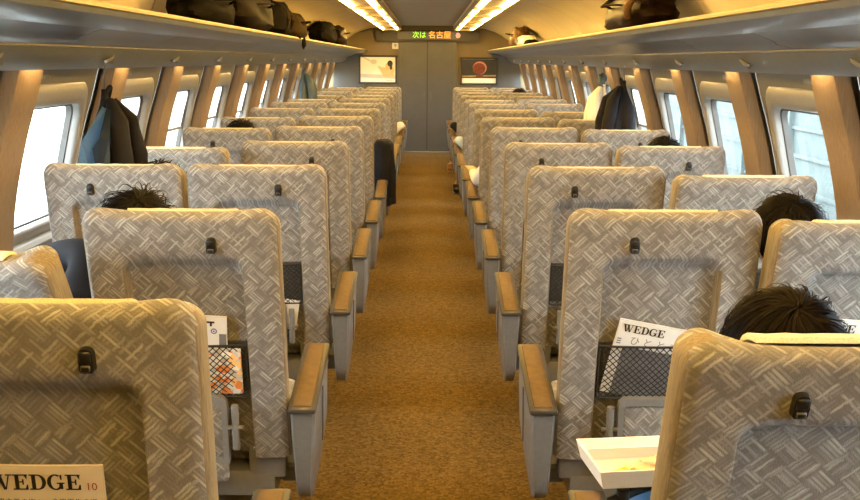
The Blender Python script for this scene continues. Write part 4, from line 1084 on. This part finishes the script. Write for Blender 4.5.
def person(label, hip, head, mats, hair, seed, arms='lap', hs=1.0, parting=0.0, messy=.25, n=900, extra_arm=None, feet_dx=(0, 0), shoulder=None, shoemat='shoe', head_tilt=0.0):
    """seated figure facing +y. hip: pelvis centre, head: skull centre (world)"""
    top, legs = mats
    t = thing('person', label, 'person', (hip[0], hip[1], 0.0), group=None)
    H = Vector((0, 0, hip[2])); Hd = Vector(head) - Vector((hip[0], hip[1], 0))
    sh = Vector(shoulder) if shoulder else Hd + Vector((-(Hd.x) * .35, -.005, -.27))     # base of the neck
    V, E, Rr = [], [], []
    def add(p, r, par=None):
        V.append(Vector(p)); Rr.append(r); i = len(V) - 1
        if par is not None: E.append((par, i))
        return i
    axis = (Hd - sh).normalized()
    pel = add(H, (.135, .105)); wst = add(H.lerp(sh, .38), (.125, .09), pel); chs = add(H.lerp(sh, .75), (.115, .085), wst); nb = add(sh, (.062, .052), chs)
    nk = add(sh + (Hd - sh) * .45, (.052, .052), nb); jaw = add(sh + (Hd - sh) * .72 + Vector((0, .022, 0)), (.060, .070), nk)
    mid = add(Hd + Vector((0, .012, -.015)), (.072, .088), jaw); sk = add(Hd + axis * .045, (.072, .084), mid); cr = add(Hd + axis * .092, (.045, .05), sk)
    nose = add(Hd + Vector((0, .090, -.035)), (.012, .010), mid); nose2 = add(Hd + Vector((0, .108, -.045)), (.010, .009), nose)
    for s in (-1, 1):
        ea = add(Hd + Vector((s * .076, -.005, -.03)), (.014, .018), mid); add(Hd + Vector((s * .088, -.018, -.022)), (.008, .018), ea)
    SV, SE, SR = [], [], []                                                                # shirt skeleton
    def sadd(p, r, par=None):
        SV.append(Vector(p)); SR.append(r); i = len(SV) - 1
        if par is not None: SE.append((par, i))
        return i
    s0 = sadd(H + Vector((0, 0, -.01)), (.155, .122)); s1 = sadd(H.lerp(sh, .38), (.145, .108), s0); s2 = sadd(H.lerp(sh, .75), (.172, .122), s1); s3 = sadd(sh + Vector((0, 0, .01)), (.095, .082), s2)
    TV, TE, TR = [], [], []
    def tadd(p, r, par=None):
        TV.append(Vector(p)); TR.append(r); i = len(TV) - 1
        if par is not None: TE.append((par, i))
        return i
    t0 = tadd(H + Vector((0, 0, .0)), (.160, .128))
    fing = []
    for s in (-1, 1):
        so = sh + Vector((s * .185, -.0, -.045)); el = so + Vector((s * .055, .06, -.27)); wr = Vector((s * .075, .34, hip[2] + .105))
        if extra_arm and s in extra_arm: so2, el, wr = extra_arm[s]; so = so if so2 is None else Vector(so2) - Vector((hip[0], hip[1], 0)); el = Vector(el) - Vector((hip[0], hip[1], 0)); wr = Vector(wr) - Vector((hip[0], hip[1], 0))
        a = add(so, (.046, .046), chs); b = add(so.lerp(el, .5), (.042, .042), a); c = add(el, (.036, .036), b); d = add(el.lerp(wr, .5), (.033, .031), c); e = add(wr, (.026, .022), d)
        dr = (wr - el).normalized(); up = Vector((0, 0, 1)); lat = dr.cross(up).normalized(); nrm = lat.cross(dr).normalized()
        pm = add(wr + dr * .05, (.036, .017), e); kn = add(wr + dr * .085, (.036, .015), pm)
        for q, ln in zip((-1.5, -.5, .5, 1.5), (.058, .070, .074, .066)):
            f0 = wr + dr * .095 + lat * q * .019; pr = kn
            for st, cv in ((.0, 0), (.40, .10), (.72, .32), (1.0, .62)):
                pr = add(f0 + dr * ln * st * (1 - cv * .2) - nrm * cv * ln * .7, .0085 - .0015 * st, pr)
        th = add(wr + dr * .035 - lat * s * .036, (.013, .013), pm); th = add(wr + dr * .065 - lat * s * .055 - nrm * .008, (.0105, .0105), th); add(wr + dr * .095 - lat * s * .056 - nrm * .02, (.0085, .0085), th)
        a = sadd(so, (.076, .076), s2); b = sadd(so.lerp(el, .5), (.064, .064), a); c = sadd(el, (.056, .056), b); d = sadd(el.lerp(wr, .55), (.048, .046), c); sadd(el.lerp(wr, .94), (.038, .036), d)
        hp = H + Vector((s * .095, .06, -.01)); kne = H + Vector((s * .115, .46, .02)); dx = feet_dx[0 if s < 0 else 1]; ank = Vector((s * .11 + dx, .50, .085)); toe = ank + Vector((0, .15, -.055))
        a = add(hp, (.085, .085), pel); b = add(hp.lerp(kne, .5), (.072, .072), a); c = add(kne, (.054, .054), b); d = add(kne.lerp(ank, .35), (.052, .052), c); e = add(ank, (.034, .036), d); add(toe, (.036, .022), e)
        a = tadd(hp, (.098, .098), t0); b = tadd(hp.lerp(kne, .5), (.086, .086), a); c = tadd(kne, (.068, .068), b); d = tadd(kne.lerp(ank, .4), (.066, .066), c); tadd(kne.lerp(ank, .90), (.052, .054), d)
        bm = bmesh.new(); 
        for sx in (0,):
            add_tube(bm, [ank + Vector((0, -.065, -.045)), ank + Vector((0, -.05, -.040)), ank + Vector((0, .04, -.042)), ank + Vector((0, .13, -.052)), ank + Vector((0, .175, -.058))], [.022, .042, .046, .044, .020], 12, flat=.85)
            add_tube(bm, [ank + Vector((0, -.01, -.03)), ank + Vector((0, -.012, .03))], [.046, .043], 12)
            add_box(bm, ank + Vector((0, .05, -.078)), (.080, .25, .012), 0, .005, 1)
        obj('shoe', bm, shoemat, t)
    skin_obj('body', V, E, Rr, 'skin', t); skin_obj('top', SV, SE, SR, top, t); skin_obj('trousers', TV, TE, TR, legs, t)
    for s in (-1, 1):
        bm = bmesh.new(); bmesh.ops.create_uvsphere(bm, u_segments=10, v_segments=8, radius=.012)
        obj('eye', bm, 'eye', t, Hd + Vector((s * .032, .088, .0)))
    bm = bmesh.new(); lump(bm, (0, 0, 0), .02, 1, .1, 2, (1.2, .35, .35)); obj('mouth', bm, 'lips', t, Hd + Vector((0, .092, -.072)))
    hm = hair_mesh(.091 * hs, .108 * hs, .105 * hs, seed, hair, n, messy, .085, parting)
    link('hair', hm, t, Hd + axis * .028, (0, head_tilt, 0))
    return t
def hips(kind, sg, k, dy=-.02): return (sg * XC[kind], PIV_Y + BASE_DY + PITCH * k + dy, .50)
h = hips('aisle', 1, -1)
person('passenger with thick dark brown parted hair in the nearest right aisle seat', h, (0.665, 1.82, .958), ('navy', 'denim'), 'hair_brown', 5, hs=1.04, parting=.0, messy=.2, n=5000)
h = hips('window', -1, 0)
person('passenger with spiky black hair and dark sleeve leaning towards the left aisle', h, (-0.88, 3.02, .988), ('suit', 'grey_cloth'), 'hair', 8, messy=.38, n=3600, head_tilt=.2,
       extra_arm={-1: ((-1.00, 3.04, .93), (-1.18, 3.14, .895), (-1.27, 3.38, .72))}, shoulder=(.27, -.20, .78))
h = hips('window', 1, 0)
person('passenger with black hair in the second-row right window seat', h, (1.095, 3.03, .985), ('grey_cloth', 'navy'), 'hair', 12, messy=.3, n=3000)
h = hips('window', 1, 2)
person('passenger with black hair in the right window seat before the black jacket', h, (1.25, 5.36, .99), ('suit', 'navy'), 'hair', 15, n=900)
h = hips('window', -1, 1)
person('grey-haired passenger barely showing below the navy jacket, left window seat', h, (-1.10, 4.18, 0.965), ('grey_cloth', 'navy'), 'hair', 18, n=900)
h = hips('window', -1, 3)
person('passenger with black hair in the fifth left window seat', h, (-1.19, 6.55, .995), ('white_cloth', 'grey_cloth'), 'hair', 21, messy=.4, n=900)
h = hips('window', 1, 9)
person('passenger with black hair near the end of the right window seats', h, (1.21, 13.5, 1.03), ('suit', 'navy'), 'hair', 24, n=500)
h = hips('aisle', 1, 4)
person('passenger whose white sleeve pokes out beside a right aisle seat', h, (0.66, 7.66, .89), ('white_cloth', 'grey_cloth'), 'hair', 27, n=500, extra_arm={-1: ((.43, 7.62, .72), (.405, 7.78, .60), (.36, 8.02, .66))})
h = hips('aisle', 1, 7)
person('passenger with pale blue sleeve and black shoe towards the aisle, right', h, (0.66, 11.14, .89), ('lightblue', 'suit'), 'hair', 30, n=400, extra_arm={-1: (None, (.36, 11.12, .66), (.34, 11.36, .64))}, feet_dx=(-.20, 0))
h = hips('aisle', 1, 9)
person('passenger with dark sleeve and tan shoe in the far right aisle seats', h, (0.66, 13.46, .89), ('suit', 'grey_cloth'), 'hair', 33, n=400, extra_arm={-1: (None, (.36, 13.45, .68), (.34, 13.7, .65))}, feet_dx=(-.22, 0), shoemat='shoe_tan')
h = hips('aisle', -1, 9)
person('passenger with white sleeve on the armrest in the far left aisle seats', h, (-0.66, 13.46, .89), ('white_cloth', 'navy'), 'hair', 36, n=400, extra_arm={1: (None, (-.35, 13.45, .68), (-.33, 13.7, .65))})
